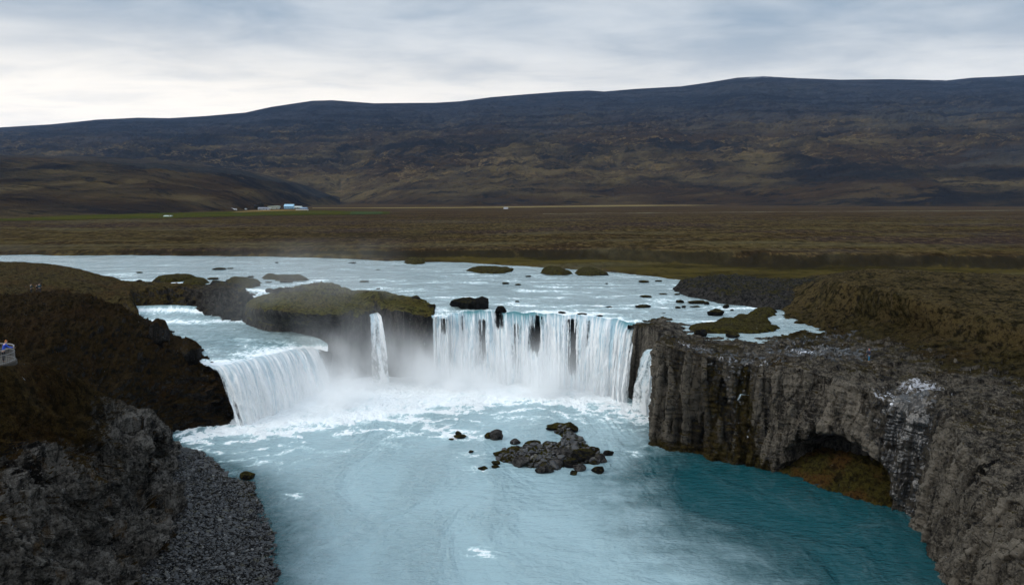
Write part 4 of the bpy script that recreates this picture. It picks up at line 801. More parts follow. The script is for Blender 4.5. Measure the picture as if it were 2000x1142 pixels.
# pool pile
PG = 'boulders of the rock pile in the pool'
bar = mound('gravel_bar', [(1070, 832), (1110, 838), (1126, 850), (1150, 868), (1170, 885), (1165, 905), (1130, 905), (1100, 915), (1060, 918), (1020, 906), (985, 900), (966, 890), (975, 880), (1010, 878), (1045, 872), (1090, 872), (1105, 862), (1095, 848)], 0, .75, rock_mat('gravel bar rock', (.018, .018, .018), (.09, .085, .08), (.030, .028, .006), (.075, .068, .012), (.05, .035, .012), moss_bias=0, slope=(.3, 1.), flute=.1, speck=.6, big=3.), .8, .35, .6, .16, 3, kind='structure')
for i, (x, y, w_, h_, lab, mt, mo) in enumerate([
    (1092, 840, 50, 16, 'flat topped dark slab at the far tip of the pool rock pile', DARK, .3),
    (1113, 843, 34, 19, 'mossy dark boulder beside the flat slab at the far tip of the pile', DARK, .5),
    (1040, 878, 38, 18, 'mossy peaked boulder on the upper left of the pool pile', ISLET, .7),
    (1075, 876, 42, 13, 'rounded brown grey boulder on the upper middle of the pile', GREYB, .2),
    (985, 893, 44, 16, 'mossy dark boulder at the left end of the pool pile', DARK, .7),
    (1004, 890, 34, 20, 'yellow green mossy boulder second from the left end of the pile', ISLET, .7),
    (1020, 911, 40, 20, 'smooth slate grey boulder at the front left of the pile', GREYB, -.2),
    (1101, 899, 42, 26, 'dark pointed boulder with a pale upper face in the middle of the pile', GREYB, .1),
    (1087, 912, 34, 17, 'tilted slab with a white streak on its edge', GREYB, .0),
    (1063, 923, 38, 20, 'pale topped boulder with a mossy foot at the front of the pile', GREYB, .35),
    (1114, 912, 30, 17, 'dark wet boulder right of the tilted slab', DARK, .2),
    (1140, 902, 50, 26, 'largest black boulder on the right of the pile', DARK, .1),
    (1160, 886, 24, 14, 'brown boulder behind the largest black one', DARK, .5),
    (1174, 903, 25, 18, 'mossy boulder with a pale cap at the right end of the pile', GREYB, .4),
    (1189, 889, 21, 11, 'black stone farthest right in the pile', DARK, .0),
    (1133, 919, 25, 12, 'pale grey stone in the water at the front right of the pile', GREYB, .0),
    (1121, 927, 15, 9, 'small round stone in front of the pile', DARK, .4),
    (1168, 924, 24, 15, 'mossy brown stone in the water off the front right of the pile', DARK, .6),
    (968, 907, 18, 8, 'small mossy stone off the left front of the pile, nearer the pile', DARK, .6),
    (968, 913, 17, 4, 'flat dark stone just in front of the small mossy one', DARK, .4),
    (942, 917, 19, 7, 'low dark stone farthest out in front of the pile on the left', DARK, .5),
    (1007, 867, 22, 11, 'brown wedge shaped stone behind the left part of the pile', GREYB, .0),
    (969, 859, 26, 21, 'pale speckled boulder standing alone in the pool', GREYB, .2),
    (954, 856, 16, 12, 'mossy stone leaning on the pale speckled boulder', ISLET, .7),
    (895, 848, 13, 7, 'small black stone in white wash, far left of the pile, upper one', DARK, .0),
    (898, 855, 26, 6, 'low brown stone awash below the small black stone', DARK, .1),
    (881, 859, 10, 3, 'tiny dark stone awash at the left of the low brown one', DARK, .1),
    (920, 884, 10, 5, 'tiny stone under white wash left of the pile', DARK, .1),
    (480, 936, 26, 14, 'olive brown boulder at the edge of the pebble beach', ISLET, .7),
]):
    zb = .0
    boulder(x, y, w_, h_, lab, mt, zb, .8, 100+i*7, PG if 4 < i < 24 or i < 4 else None, moss=mo+.22, sink=.4 if i < 22 else .3)
rr = np.random.RandomState(4)
def tufts(name, pts, size, mat, kindlab=None, flatz=.6, seed=1, sub=1):
    """very many small stones as one mass"""
    base_, Qb = boulder_mesh(seed, (1, 1, 1), .12, sub, 8); n = len(pts)
    sz = size*rr.lognormal(0, .5, n); an = rr.uniform(0, 6.28, n); asp = rr.uniform(.55, 1, n)
    vs = np.repeat(base_[None], n, 0)*np.stack([sz, sz*asp, sz*flatz*rr.uniform(.6, 1.2, n)], -1)[:, None]
    tl = rr.normal(0, .35, (n, 2)); vs[..., 2] += vs[..., 0]*tl[:, :1]+vs[..., 1]*tl[:, 1:]
    c_, s_ = np.cos(an)[:, None], np.sin(an)[:, None]
    vs = np.stack([vs[..., 0]*c_-vs[..., 1]*s_, vs[..., 0]*s_+vs[..., 1]*c_, vs[..., 2]], -1)+np.asarray(pts)[:, None]
    Q = (Qb[None]+np.arange(n)[:, None, None]*len(base_)).reshape(-1, 3)
    sh = np.repeat(rr.uniform(0, 1, n), len(base_))
    o = link(name, raw_mesh(name, vs.reshape(-1, 3), Q, dict(shade=sh), smooth=False), mat); o['kind'] = 'stuff'
    if kindlab: o['label'] = kindlab
    return o
PEB, g, b, _ = newmat('pebble'); sh = g.attr('shade'); nn = g.noise(g.pos(), 1.2, 3)
c = g.mix(g.rng(sh, 0, 1, 0, 1, False), (.008, .008, .009), (.042, .040, .039)); c = g.mix(g.rng(sh, .93, 1.), c, (.13, .125, .12)); c = g.mix(g.m('MULTIPLY', g.rng(nn, .55, .7), .6), c, (.05, .042, .012))
g.put(b.inputs['Base Color'], c); b.inputs['Roughness'].default_value = .55
# gravel spine of the pool pile
def surf_bvh(*obs):
    vs = []; ps = []
    for o in obs:
        me = o.data; n = len(me.vertices); a = np.empty(n*3); me.vertices.foreach_get('co', a); a = a.reshape(-1, 3)+np.array(o.location)
        k = sum(len(v) for v in vs); f = [tuple(i+k for i in p_.vertices) for p_ in me.polygons]; vs.append(a); ps += f
    return BVHTree.FromPolygons([tuple(v) for a in vs for v in a], ps)
tb = surf_bvh(bar); pts = []
while len(pts) < 900:
    x, y = rr.uniform(970, 1175), rr.uniform(835, 918); q = Z(x, y, .2); h = tb.ray_cast(Vector((q[0], q[1], 9)), Vector((0, 0, -1)))
    if h[0] and h[0].z > -.05: pts.append(h[0])
tufts('pebbles', pts, .34, PEB, None, .7)

# ================================================================= pebble beach
outer = [(325, 862), (365, 872), (400, 884), (425, 905), (438, 924), (470, 936), (492, 945), (512, 985), (528, 1030), (537, 1080), (541, 1142), (548, 1260), (560, 1500)]
oz = [Z(x, y, 0) for x, y in outer]; n_ = len(outer)
inn_ = [Z(x, y, 1.1) for x, y in [(300, 868), (305, 878), (312, 895), (318, 915), (322, 940), (325, 965), (320, 1000), (290, 1050), (260, 1100), (235, 1150), (200, 1230), (150, 1400), (80, 1800)]]
def be_disp(V, n, s, t):
    W = V.copy(); W[..., 2] += fbm(V, .25, 4)*.22+fbm(V, 1.3, 3)*.12; W[..., :2] += (fbm(V, .35, 4, off=5)*.9*sstep(t, 2, 1))[..., None]*np.array([1, .3])
    return W, dict(moss=.1+.5*np.exp(-((t-1.2)/.35)**2)*(s < 7)+.4*sstep(t, 2.7, 3.), wet=.25*sstep(t, 1.4, .9), ice_glint=0*s)
BEACH = rock_mat('beach gravel', (.012, .012, .013), (.05, .049, .05), (.022, .018, .005), (.052, .044, .010), (.03, .02, .008), moss_bias=-.1, slope=(.5, 1.2), flute=0, speck=.1, big=2.5)
o, BEV = patch('beach', [[q+np.array([1.2, 0, -.8]) for q in oz], oz, lerp(oz, inn_, .35, -.05), inn_], be_disp, BEACH, 2.4, 1, .3, outward=up_); tag(o, kind='structure')
tb = surf_bvh(o); pts = []; inn_poly = oz[:12]+inn_[:12][::-1]
A = np.array(inn_poly); cand = rr.uniform([A[:, 0].min(), 50], [A[:, 0].max()+.8, A[:, 1].max()], (90000, 2)); cand = np.column_stack([cand, 0*cand[:, 0]])
# more stones where they show larger is not needed: even cover
cand = cand[poly_sdf(cand, inn_poly) > -.9][:26000]
for q in cand:
    h = tb.ray_cast(Vector((q[0], q[1], 9)), Vector((0, 0, -1)))
    if h[0] and h[0].z > -.12: pts.append(h[0])
tufts('pebbles', pts, .165, PEB, None, .5, seed=5)

# ================================================================= waterfalls
def waterfall(name, label, lip, bot, mat, nu, nv, clear=None, gap=None, amp=.35, arc=1.9, group='waterfalls', back=1., parent=None, lipf=None):
    lip = np.array(lip); bot = np.array(bot)
    def res(A, n):
        d_ = np.r_[0, np.cumsum(np.linalg.norm(np.diff(A, axis=0), axis=1))]; s = np.linspace(0, d_[-1], n)
        return np.stack([np.interp(s, d_, A[:, k]) for k in range(3)], -1), s
    t_ = np.interp(np.linspace(0, 1, nu), np.linspace(0, 1, nu), np.linspace(0, len(lip)-1, nu))
    L = cr(lip, t_, .7) if lipf is None else np.array([lipf(q) for q in t_]); B = cr(bot, t_, .7)
    um = np.r_[0, np.cumsum(np.linalg.norm(np.diff(L, axis=0), axis=1))]
    dirn = B-L; dirn[:, 2] = 0; ln = np.linalg.norm(dirn, axis=1, keepdims=True); dh = dirn/ln
    rag = fbm(np.stack([um*.35, um*0, um*0], -1), 1, 4, off=len(label))*2.
    L = L+dh*(rag[:, None]*.5)
    tv_ = np.r_[np.linspace(-.12, 0, 8)[:-1], np.linspace(0, 1, nv)]
    s = tv_[:, None]; sp = np.clip(s, 0, 1)
    reach = (1+.28*fbm(np.stack([um*.22, um*0, um*0+4], -1), 1, 4)[None, :])
    pos = L[None]+dh[None]*((np.where(s < 0, s*back/.12, ln[:, 0][None]*sp**.72*reach))[..., None])
    z = L[:, 2][None]-(L[:, 2]-B[:, 2])[None]*sp**arc+.05
    pos = pos.copy(); pos[..., 2] = z
    U = np.broadcast_to(um[None], z.shape); Fm = L[:, 2][None]-z; U0 = U
    U = U+.7*fbm(np.stack([U*.16, Fm*.10, 0*U+2], -1), 1, 3)*sstep(sp, 0, .6)
    C = np.stack([U*.6, Fm*.10, 0*U], -1); C2 = np.stack([U*2.2, Fm*.35, 0*U+5], -1); C3 = np.stack([U*.8, Fm*.5, 0*U+9], -1)
    dsp = (fbm(np.stack([U*.28, Fm*.05, 0*U+20], -1), 1, 3, ridge=True)*1.7*sp**.5+fbm(C, 1, 4, ridge=True)*1.1+fbm(C2, 1, 4, gain=.6)*.45+fbm(C3, 1, 4, gain=.6)*.5*sp)*amp*sstep(sp, 0, .12)*1.3
    pos += dh[None]*dsp[..., None]; pos[..., 2] += fbm(C3, 2, 3)*.18*sstep(sp, .05, .3)
    cl = np.zeros(z.shape)+(clear(t_)[None]*np.exp(-sp*4.) if clear else 0)
    ga = np.zeros(z.shape)+(gap(t_[None]+.0*z, sp) if gap else 0)
    ed = np.maximum(0, np.minimum(U0, um[-1]-U0))*(1+.8*sp)/max(.15, min(1., um[-1]*.08)); ga = ga*(.45+1.1*sstep(fbm(np.stack([U*1.3, Fm*.12, 0*U+40], -1), 1, 3), -.25, .15))+.42*np.exp(-ed**2)*sstep(sp, .02, .25)
    o = link(name, raw_mesh(name, pos, grid_quads(*z.shape, flip=True), dict(fall=np.stack([U, Fm, np.broadcast_to(sp, z.shape)], -1), clear=cl, gap=ga)), mat)
    return tag(o, label, 'waterfall', group)
FALL = fall_mat('falling water')
mx_ = [843, 865, 890, 915, 945, 975, 1010, 1050, 1085, 1120, 1160, 1205, 1235, 1252]
mb_ = [(846, 739), (868, 742), (892, 744), (918, 746), (948, 748), (978, 750), (1012, 752), (1050, 756), (1085, 759), (1118, 762), (1153, 768), (1190, 778), (1214, 785), (1226, 788)]
def mgap(t, s):
    G_ = lambda c, w_, k, a=0, b_=1: k*np.exp(-((t-c)/w_)**2)*sstep(s, a-.05, a+.08)*sstep(s, b_+.1, b_-.1)
    return G_(4.95, .26, .48, .0, .42)+G_(8.75+.25*s, .36, .46, .10, .85)+G_(7.0-.2*s, .36, .36, .05, .7)+G_(1.05, .40, .30, .1, .5)+G_(3.9, .35, .33, .25, .8)+G_(9.75, .2, .22, .1, .6)+G_(12.6, .4, .16, .2, 1)+G_(2.5, .3, .2, .1, .5)+G_(5.9, .3, .24, .3, .9)
def mclear(t): return .25+.9*np.clip(np.exp(-((t-6.2)/1.7)**2)+np.exp(-((t-3.2)/.8)**2)+.8*np.exp(-((t-11.8)/.9)**2), 0, 1)
waterfall('waterfall', 'wide white main waterfall pouring over a curved lip below the big black boulder', [lip_at(x, 12.05) for x in mx_], [Z(x, y, -.2) for x, y in mb_], FALL, 1000, 200, mclear, mgap, .5, lipf=lambda q: lip_at(np.interp(q, range(14), mx_), 12.05))
def lgap(t, s): return .5*np.exp(-((t-.15)/.35)**2)*sstep(s, .1, .4)+.25*np.exp(-((t-1.1)/.3)**2)*s
waterfall('waterfall', 'broad slanting left waterfall dropping off the side channel beside the dark headland', [Z(405, 714, 8.5), Z(425, 714, 8.45), Z(450, 711, 8.3), Z(510, 698, 7.7), Z(560, 686, 7.1), Z(600, 680, 6.6), Z(618, 682, 6.4)],
          [Z(450, 832, -.2), Z(466, 832, -.2), Z(490, 828, -.2), Z(545, 808, -.2), Z(592, 783, -.2), Z(630, 765, -.2), Z(650, 752, -.2)], fall_mat('falling water left', (.5, .66, .70), (.58, .71, .78)), 560, 170, lambda t: .2+0*t, lgap, .45, 1.6)
waterfall('waterfall', 'thin middle waterfall spilling from the notch in the mossy island', [Z(722, 614, 11.5), Z(728, 614.5, 11.45), Z(736, 615, 11.4), Z(742, 614.5, 11.5)],
          [Z(724, 746, -.2), Z(735, 748, -.2), Z(750, 749, -.2), Z(762, 748, -.2)], FALL, 130, 200, None, lambda t, s: .10+.10*s, .34, 1.9, back=5.5)
waterfall('waterfall', 'small fan shaped waterfall at the right, tucked against the columned cliff', [Y(1270, 683, 107.5), Y(1275, 682, 106.8), Y(1279, 682, 106), Y(1281, 683, 105)],
          [Z(1232, 806, -.2), Z(1246, 811, -.2), Z(1262, 814, -.2), Z(1274, 815, -.2)], FALL, 150, 200, None, lambda t, s: .12+.0*s, .28, 1.9)
tr_m = fall_mat('trickle water')
waterfall('waterfall', 'faint thread of water trickling down the shaded cliff face to the pool', [Y(1444, 770, 88.0), Y(1446, 770, 87.9), Y(1449, 771, 87.8)],
          [Z(1425, 898, -.1), Z(1429, 899, -.1), Z(1433, 900, -.1)], tr_m, 24, 120, None, lambda t, s: .22+0*s, .2, 1.2, group=None)

# ================================================================= spray and air
def spray(c, half, dens, rz=0., powz=1.6, seed=0., nscale=.12):
    bm = bmesh.new(); bmesh.ops.create_cube(bm, size=2); me = bpy.data.meshes.new('mist'); bm.to_mesh(me); bm.free()
    o = link('mist', me); o.location = c; o.scale = half; o.rotation_euler[2] = rz; o['kind'] = 'stuff'
    m = bpy.data.materials.new('mist'); m.use_nodes = True; g = G(m.node_tree); g.N.clear(); out = g.n('ShaderNodeOutputMaterial'); v = g.n('ShaderNodeVolumePrincipled')
    v.inputs['Color'].default_value = (.995, .998, 1, 1); v.inputs['Anisotropy'].default_value = .1
    oc = g.n('ShaderNodeTexCoord').outputs['Object']; s = g.sep(oc)
    r2 = g.m('ADD', g.m('MULTIPLY', s[0], s[0]), g.m('MULTIPLY', s[1], s[1]))
    fz = g.m('POWER', g.m('MULTIPLY', g.m('SUBTRACT', 1., s[2]), .5, clamp=True), powz)
    e = g.m('MULTIPLY', g.rng(r2, 1., .15), fz)
    nn = g.noise(g.mul(g.pos(), (1, 1, .7)), nscale, 4, .55, .5)
    g.put(v.inputs['Density'], g.m('MULTIPLY', g.m('MULTIPLY', e, g.rng(nn, .32, .68, .12, 1.6)), dens))
    g.L.new(v.outputs[0], out.inputs['Volume']); me.materials.append(m)
    return o
def W3(x, y, z): return tuple(Z(x, y, 0)+np.array([0, 0, z]))
if MIST:
    spray(W3(1000, 757, 5.8), (24, 8, 6.4), .48, -.12, 2.2)          # foot of the main fall
    spray(W3(880, 745, 7.4), (14, 8, 7.6), .24, 0, 2.8)
    spray(W3(690, 748, 8.0), (13, 7, 8.2), .19, 0, 1.7, nscale=.2)     # drifting before the island
    spray(W3(610, 790, 4.4), (14, 8, 5.0), .30, .5, 1.8)               # foot of the left fall
    spray(W3(620, 700, 13), (24, 26, 13.5), .012, 0, .8)               # thin drift over channel and island
if HAZE:
    bm = bmesh.new(); bmesh.ops.create_cube(bm, size=2); me = bpy.data.meshes.new('haze'); bm.to_mesh(me); bm.free()
    hz = link('haze', me); hz.location = (0, 6900, 648); hz.scale = (26000, 7500, 653); hz['kind'] = 'stuff'
    m = bpy.data.materials.new('haze'); m.use_nodes = True; g = G(m.node_tree); g.N.clear(); out = g.n('ShaderNodeOutputMaterial'); v = g.n('ShaderNodeVolumePrincipled')
    v.inputs['Color'].default_value = (.42, .62, 1, 1); v.inputs['Density'].default_value = HAZE; g.L.new(v.outputs[0], out.inputs['Volume']); me.materials.append(m)
# ================================================================= people
SKIN = flat('skin', (.45, .27, .19), .6)
def skin_mesh(name, verts, edges, mat, parent, sub=1, root=0):
    me = bpy.data.meshes.new(name); me.from_pydata([v[0] for v in verts], edges, []); o = link(name, me, mat)
    md = o.modifiers.new('skin', 'SKIN')
    for i, v in enumerate(verts):
        r = v[1]; me.skin_vertices[0].data[i].radius = r if isinstance(r, tuple) else (r, r)
        me.skin_vertices[0].data[i].use_root = (i == root)
    s = o.modifiers.new('smooth', 'SUBSURF'); s.levels = s.render_levels = sub
    dg = bpy.context.evaluated_depsgraph_get(); dg.update(); e = o.evaluated_get(dg); m2 = bpy.data.meshes.new_from_object(e); m2.name = name
    o.modifiers.clear(); o.data = m2
    if not m2.materials: m2.materials.append(mat)
    for p_ in m2.polygons: p_.use_smooth = True
    o.parent = parent
    return o
def person(loc, rz, label, jacket, trousers, hair, lean=0., armbend=(0, 0), legs=0., group=None, hood=False, hat=None, scale=1.):
    root = empty('person', loc, rz); tag(root, label, 'person', group); root.scale = (scale,)*3
    L = lambda z: lean*max(0, z-.9)      # forward is -Y
    P = lambda x, y, z: (x, y-L(z), z)
    V = [(P(0, 0, .95), (.15, .11)), (P(0, 0, 1.1), (.13, .10)), (P(0, 0, 1.28), (.16, .11)), (P(0, 0, 1.42), (.12, .09)), (P(0, .005, 1.5), .055), (P(0, -.005, 1.57), (.075, .085)), (P(0, -.01, 1.65), (.078, .092)), (P(0, .0, 1.73), (.05, .06)),
         (P(0, -.095, 1.625), .014), (P(0, -.118, 1.608), .009)]
    E = [(0, 1), (1, 2), (2, 3), (3, 4), (4, 5), (5, 6), (6, 7), (6, 8), (8, 9)]
    hands = []
    for s, ab in ((-1, armbend[0]), (1, armbend[1])):
        k = len(V); sh = P(s*.19, 0, 1.41)
        el = (s*.25, sh[1]-.04-.16*ab, 1.14+.02*ab); wr = (s*.24+(-s*.06*ab), el[1]-.06-.20*ab, .90+.24*ab)
        pal = (wr[0], wr[1]-.02-.06*ab, wr[2]-.07+.04*ab)
        V += [(sh, .06), (el, .043), (wr, .030), (pal, (.034, .018))]; E += [(3, k), (k, k+1), (k+1, k+2), (k+2, k+3)]
        d = Vector(pal)-Vector(wr); d.normalize()
        for f in range(4):
            o_ = Vector(pal)+Vector((0, (f-1.5)*.018, 0))+d*.02; ln = (.065, .078, .072, .055)[f]
            m_ = o_+d*ln*.5; e_ = m_+(d+Vector((-s*.5, 0, 0))).normalized()*ln*.5; q = len(V)
            V += [(tuple(o_), .009), (tuple(m_), .008), (tuple(e_), .006)]; E += [(k+3, q), (q, q+1), (q+1, q+2)]
        th = Vector(wr)+d*.02; t1 = th+(d+Vector((0, -1, 0))).normalized()*.045; t2 = t1+d*.03; q = len(V)
        V += [(tuple(t1), .011), (tuple(t2), .008)]; E += [(k+2, q), (q, q+1)]
        lx = len(V); st = s*legs
        V += [((s*.09, 0, .88), .085), ((s*.105, -.02-st*.12, .49), .055), ((s*.11, .03-st*.24, .10), .038), ((s*.115, -.13-st*.24, .035), (.035, .025))]
        E += [(0, lx), (lx, lx+1), (lx+1, lx+2), (lx+2, lx+3)]
        hands.append((sh, el, wr))
    skin_mesh('body', V, E, SKIN, root)
    jm, tm, hm, bm_ = flat('jacket cloth', jacket, .75, scale=14), flat('trouser cloth', trousers, .85, scale=14), flat('hair', hair, .7, scale=30), flat('boot leather', (.03, .024, .02), .6)
    J = [(P(0, 0, .86), (.175, .135)), (P(0, 0, 1.05), (.16, .125)), (P(0, 0, 1.28), (.19, .135)), (P(0, 0, 1.42), (.14, .11)), (P(0, .005, 1.485), .08)]
    JE = [(0, 1), (1, 2), (2, 3), (3, 4)]
    for sh, el, wr in hands:
        k = len(J); J += [(sh, .082), (el, .062), (wr, .048)]; JE += [(3, k), (k, k+1), (k+1, k+2)]
    skin_mesh('jacket', J, JE, jm, root)
    T = [((0, 0, .93), (.165, .125))]; TE = []
    for s in (-1, 1):
        st = s*legs; k = len(T); T += [((s*.09, 0, .82), .105), ((s*.105, -.02-st*.12, .49), .078), ((s*.11, .03-st*.24, .13), .062)]; TE += [(0, k), (k, k+1), (k+1, k+2)]
    skin_mesh('trousers', T, TE, tm, root)
    for s in (-1, 1):
        st = s*legs; skin_mesh('boot', [((s*.11, .04-st*.24, .14), .056), ((s*.11, .03-st*.24, .05), (.056, .05)), ((s*.117, -.14-st*.24, .038), (.05, .036))], [(0, 1), (1, 2)], bm_, root)
    HR = [(P(0, .02, 1.52), (.06, .04)), (P(0, .045, 1.60), (.08, .07)), (P(0, .03, 1.68), (.09, .085)), (P(0, -.005, 1.755), (.075, .075))]
    if hat: skin_mesh('hat', HR[1:], [(0, 1), (1, 2)], flat('knit hat', hat, .9, scale=40), root)
    else: skin_mesh('hair', HR, [(0, 1), (1, 2), (2, 3)], hm, root)
    for s in (-1, 1):
        bm = bmesh.new(); bmesh.ops.create_uvsphere(bm, u_segments=8, v_segments=6, radius=.011); me = bpy.data.meshes.new('eye'); bm.to_mesh(me); bm.free()
        e = link('eye', me, EYE, root); e.location = P(s*.032, -.092, 1.645)
    return root
EYE = flat('eye', (.02, .015, .012), .2)
def drop(obs, x, y, default):
    bv = surf_bvh(*obs); h = bv.ray_cast(Vector((x, y, 80)), Vector((0, 0, -1))); return h[0].z if h[0] else default
dpz = lambda o, q: drop([o], q[0], q[1], q[2])
q = Z(1697, 705, 15.0); q = Z(1697, 705, dpz(rc, q)); zz = dpz(rc, q); print('right person', q, zz)
person((q[0], q[1], zz-.03), math.radians(-70), 'person in dark coat, blue trousers and red hat walking over the right lava', (.012, .014, .035), (.01, .12, .22), (.10, .03, .02), hat=(.32, .035, .03), legs=.9, armbend=(.4, .1), lean=.12)
def on_head(px, y0, backoff=0.):
    """stand on the crest of the headland at this bearing"""
    best = None
    bv = surf_bvh(hd)
    for yy in np.arange(y0-8, y0+12, .4):
        x = (px-1000)/F*(yy*CP+16*SP)
        h = bv.ray_cast(Vector((x, yy, 80)), Vector((0, 0, -1)))
        if h[0]:
            a = (h[0].z-H)/yy
            if best is None or a > best[0]: best = (a, x, yy, h[0].z)
    return best[1:]
hbv = None
for px, rz, lab, jk, tr, bk in [(54, 2.9, 'person with a dark teal coat, leftmost of the three on the headland crest', (.008, .035, .045), (.015, .02, .02), .9),
                            (64.5, 2.2, 'person in black between the two others on the headland crest', (.010, .012, .016), (.015, .015, .02), .9),
                            (72, 3.4, 'person in a teal blue jacket, right of the trio on the headland crest', (.006, .055, .095), (.01, .02, .03), .7)]:
    x, y, z = on_head(px, 112); 
    z = dpz(hd, (x, y+bk, z)); print('crest person', x, y, z)
    person((x, y+bk, z-.03), rz, lab, jk, tr, (.03, .02, .012), group='people on the headland crest', lean=.05, armbend=(.5, .6))
    tag(bpy.data.objects[-1] if False else None, ) if False else None

# ================================================================= viewing platform, its railing and its visitor
PC = np.array([-41.25, 52.2]); PZ = 22.2; PR = 1.95
plat = empty('viewing_platform', (PC[0], PC[1], PZ)); tag(plat, 'rounded gravel viewing platform on top of the near left crag', 'platform')
def arc_pts(r, z, a0, a1, n, straight=3.):
    P_ = [(-straight, -r*math.sin(math.radians(1))-r, z)] if False else []
    for a in np.linspace(a0, a1, n): P_.append((r*math.cos(a), r*math.sin(a), z))
    P_ = [(-straight, P_[0][1], z)]+P_+[(-straight, P_[-1][1], z)]
    return P_
def tube(name, pts, r, mat, parent, seg=6, closed=False):
    bm = bmesh.new(); rings = []; n = len(pts); pts = [Vector(p_) for p_ in pts]
    for i, p_ in enumerate(pts):
        t = (pts[min(i+1, n-1)]-pts[max(i-1, 0)]).normalized(); a = t.cross(Vector((0, 0, 1)));
        if a.length < .05: a = Vector((1, 0, 0))
        a.normalize(); b_ = t.cross(a)
        rings.append([bm.verts.new(p_+a*math.cos(k*2*math.pi/seg)*r+b_*math.sin(k*2*math.pi/seg)*r) for k in range(seg)])
    for A_, B_ in zip(rings[:-1], rings[1:]):
        for k in range(seg): bm.faces.new((A_[k], A_[(k+1) % seg], B_[(k+1) % seg], B_[k]))
    bm.faces.new(rings[0][::-1]); bm.faces.new(rings[-1]); bmesh.ops.recalc_face_normals(bm, faces=bm.faces)
    me = bpy.data.meshes.new(name); bm.to_mesh(me); bm.free(); return link(name, me, mat, parent)
HP = math.pi/2
deckm = flat('platform gravel', (.040, .034, .026), .9, var=.4, scale=9); railm = flat('weathered rail', (.19, .185, .18), .6, var=.25, scale=4)
bm = bmesh.new(); pl = arc_pts(PR+.12, 0, -HP, HP, 24, 5.); top_ = [bm.verts.new(Vector(p_)) for p_ in pl]; bt = [bm.verts.new(Vector(p_)-Vector((0, 0, .3))) for p_ in pl]
bm.faces.new(top_); bm.faces.new(bt[::-1]); nn_ = len(pl)
for i in range(nn_): bm.faces.new((top_[i], bt[i], bt[(i+1) % nn_], top_[(i+1) % nn_]))
bmesh.ops.recalc_face_normals(bm, faces=bm.faces); me = bpy.data.meshes.new('deck'); bm.to_mesh(me); bm.free(); link('deck', me, deckm, plat)
rail = empty('railing', (PC[0], PC[1], PZ)); tag(rail, 'pale curved railing with close upright bars round the viewing platform', 'railing')
tube('handrail', arc_pts(PR, 1.12, -HP, HP, 24, 5.), .045, railm, rail); tube('middle_rail', arc_pts(PR, .72, -HP, HP, 24, 5.), .028, railm, rail); tube('bottom_rail', arc_pts(PR, .10, -HP, HP, 24, 5.), .028, railm, rail)
bar0 = None
for k, a in enumerate(np.linspace(-HP, HP, 36)):
    p_ = (PR*math.cos(a), PR*math.sin(a))
    if bar0 is None: bar0 = o = tube('baluster', [(0, 0, .0), (0, 0, .6), (0, 0, 1.1)], .012, railm, rail)
    else: o = bar0.copy(); COL.objects.link(o); o.parent = rail
    o.location = (p_[0], p_[1], 0)
for k in range(1, 26):
    for sy_ in (-1, 1):
        o = bar0.copy(); COL.objects.link(o); o.parent = rail; o.location = (-k*.17, sy_*PR, 0)
person((PC[0]+1.45, PC[1]+.1, PZ), math.radians(200-60), 'person in a bright blue jacket and orange hat leaning on the curved railing', (.01, .055, .42), (.012, .013, .02), (.2, .09, .03), hat=(.42, .14, .03), armbend=(1., .9), lean=.35)

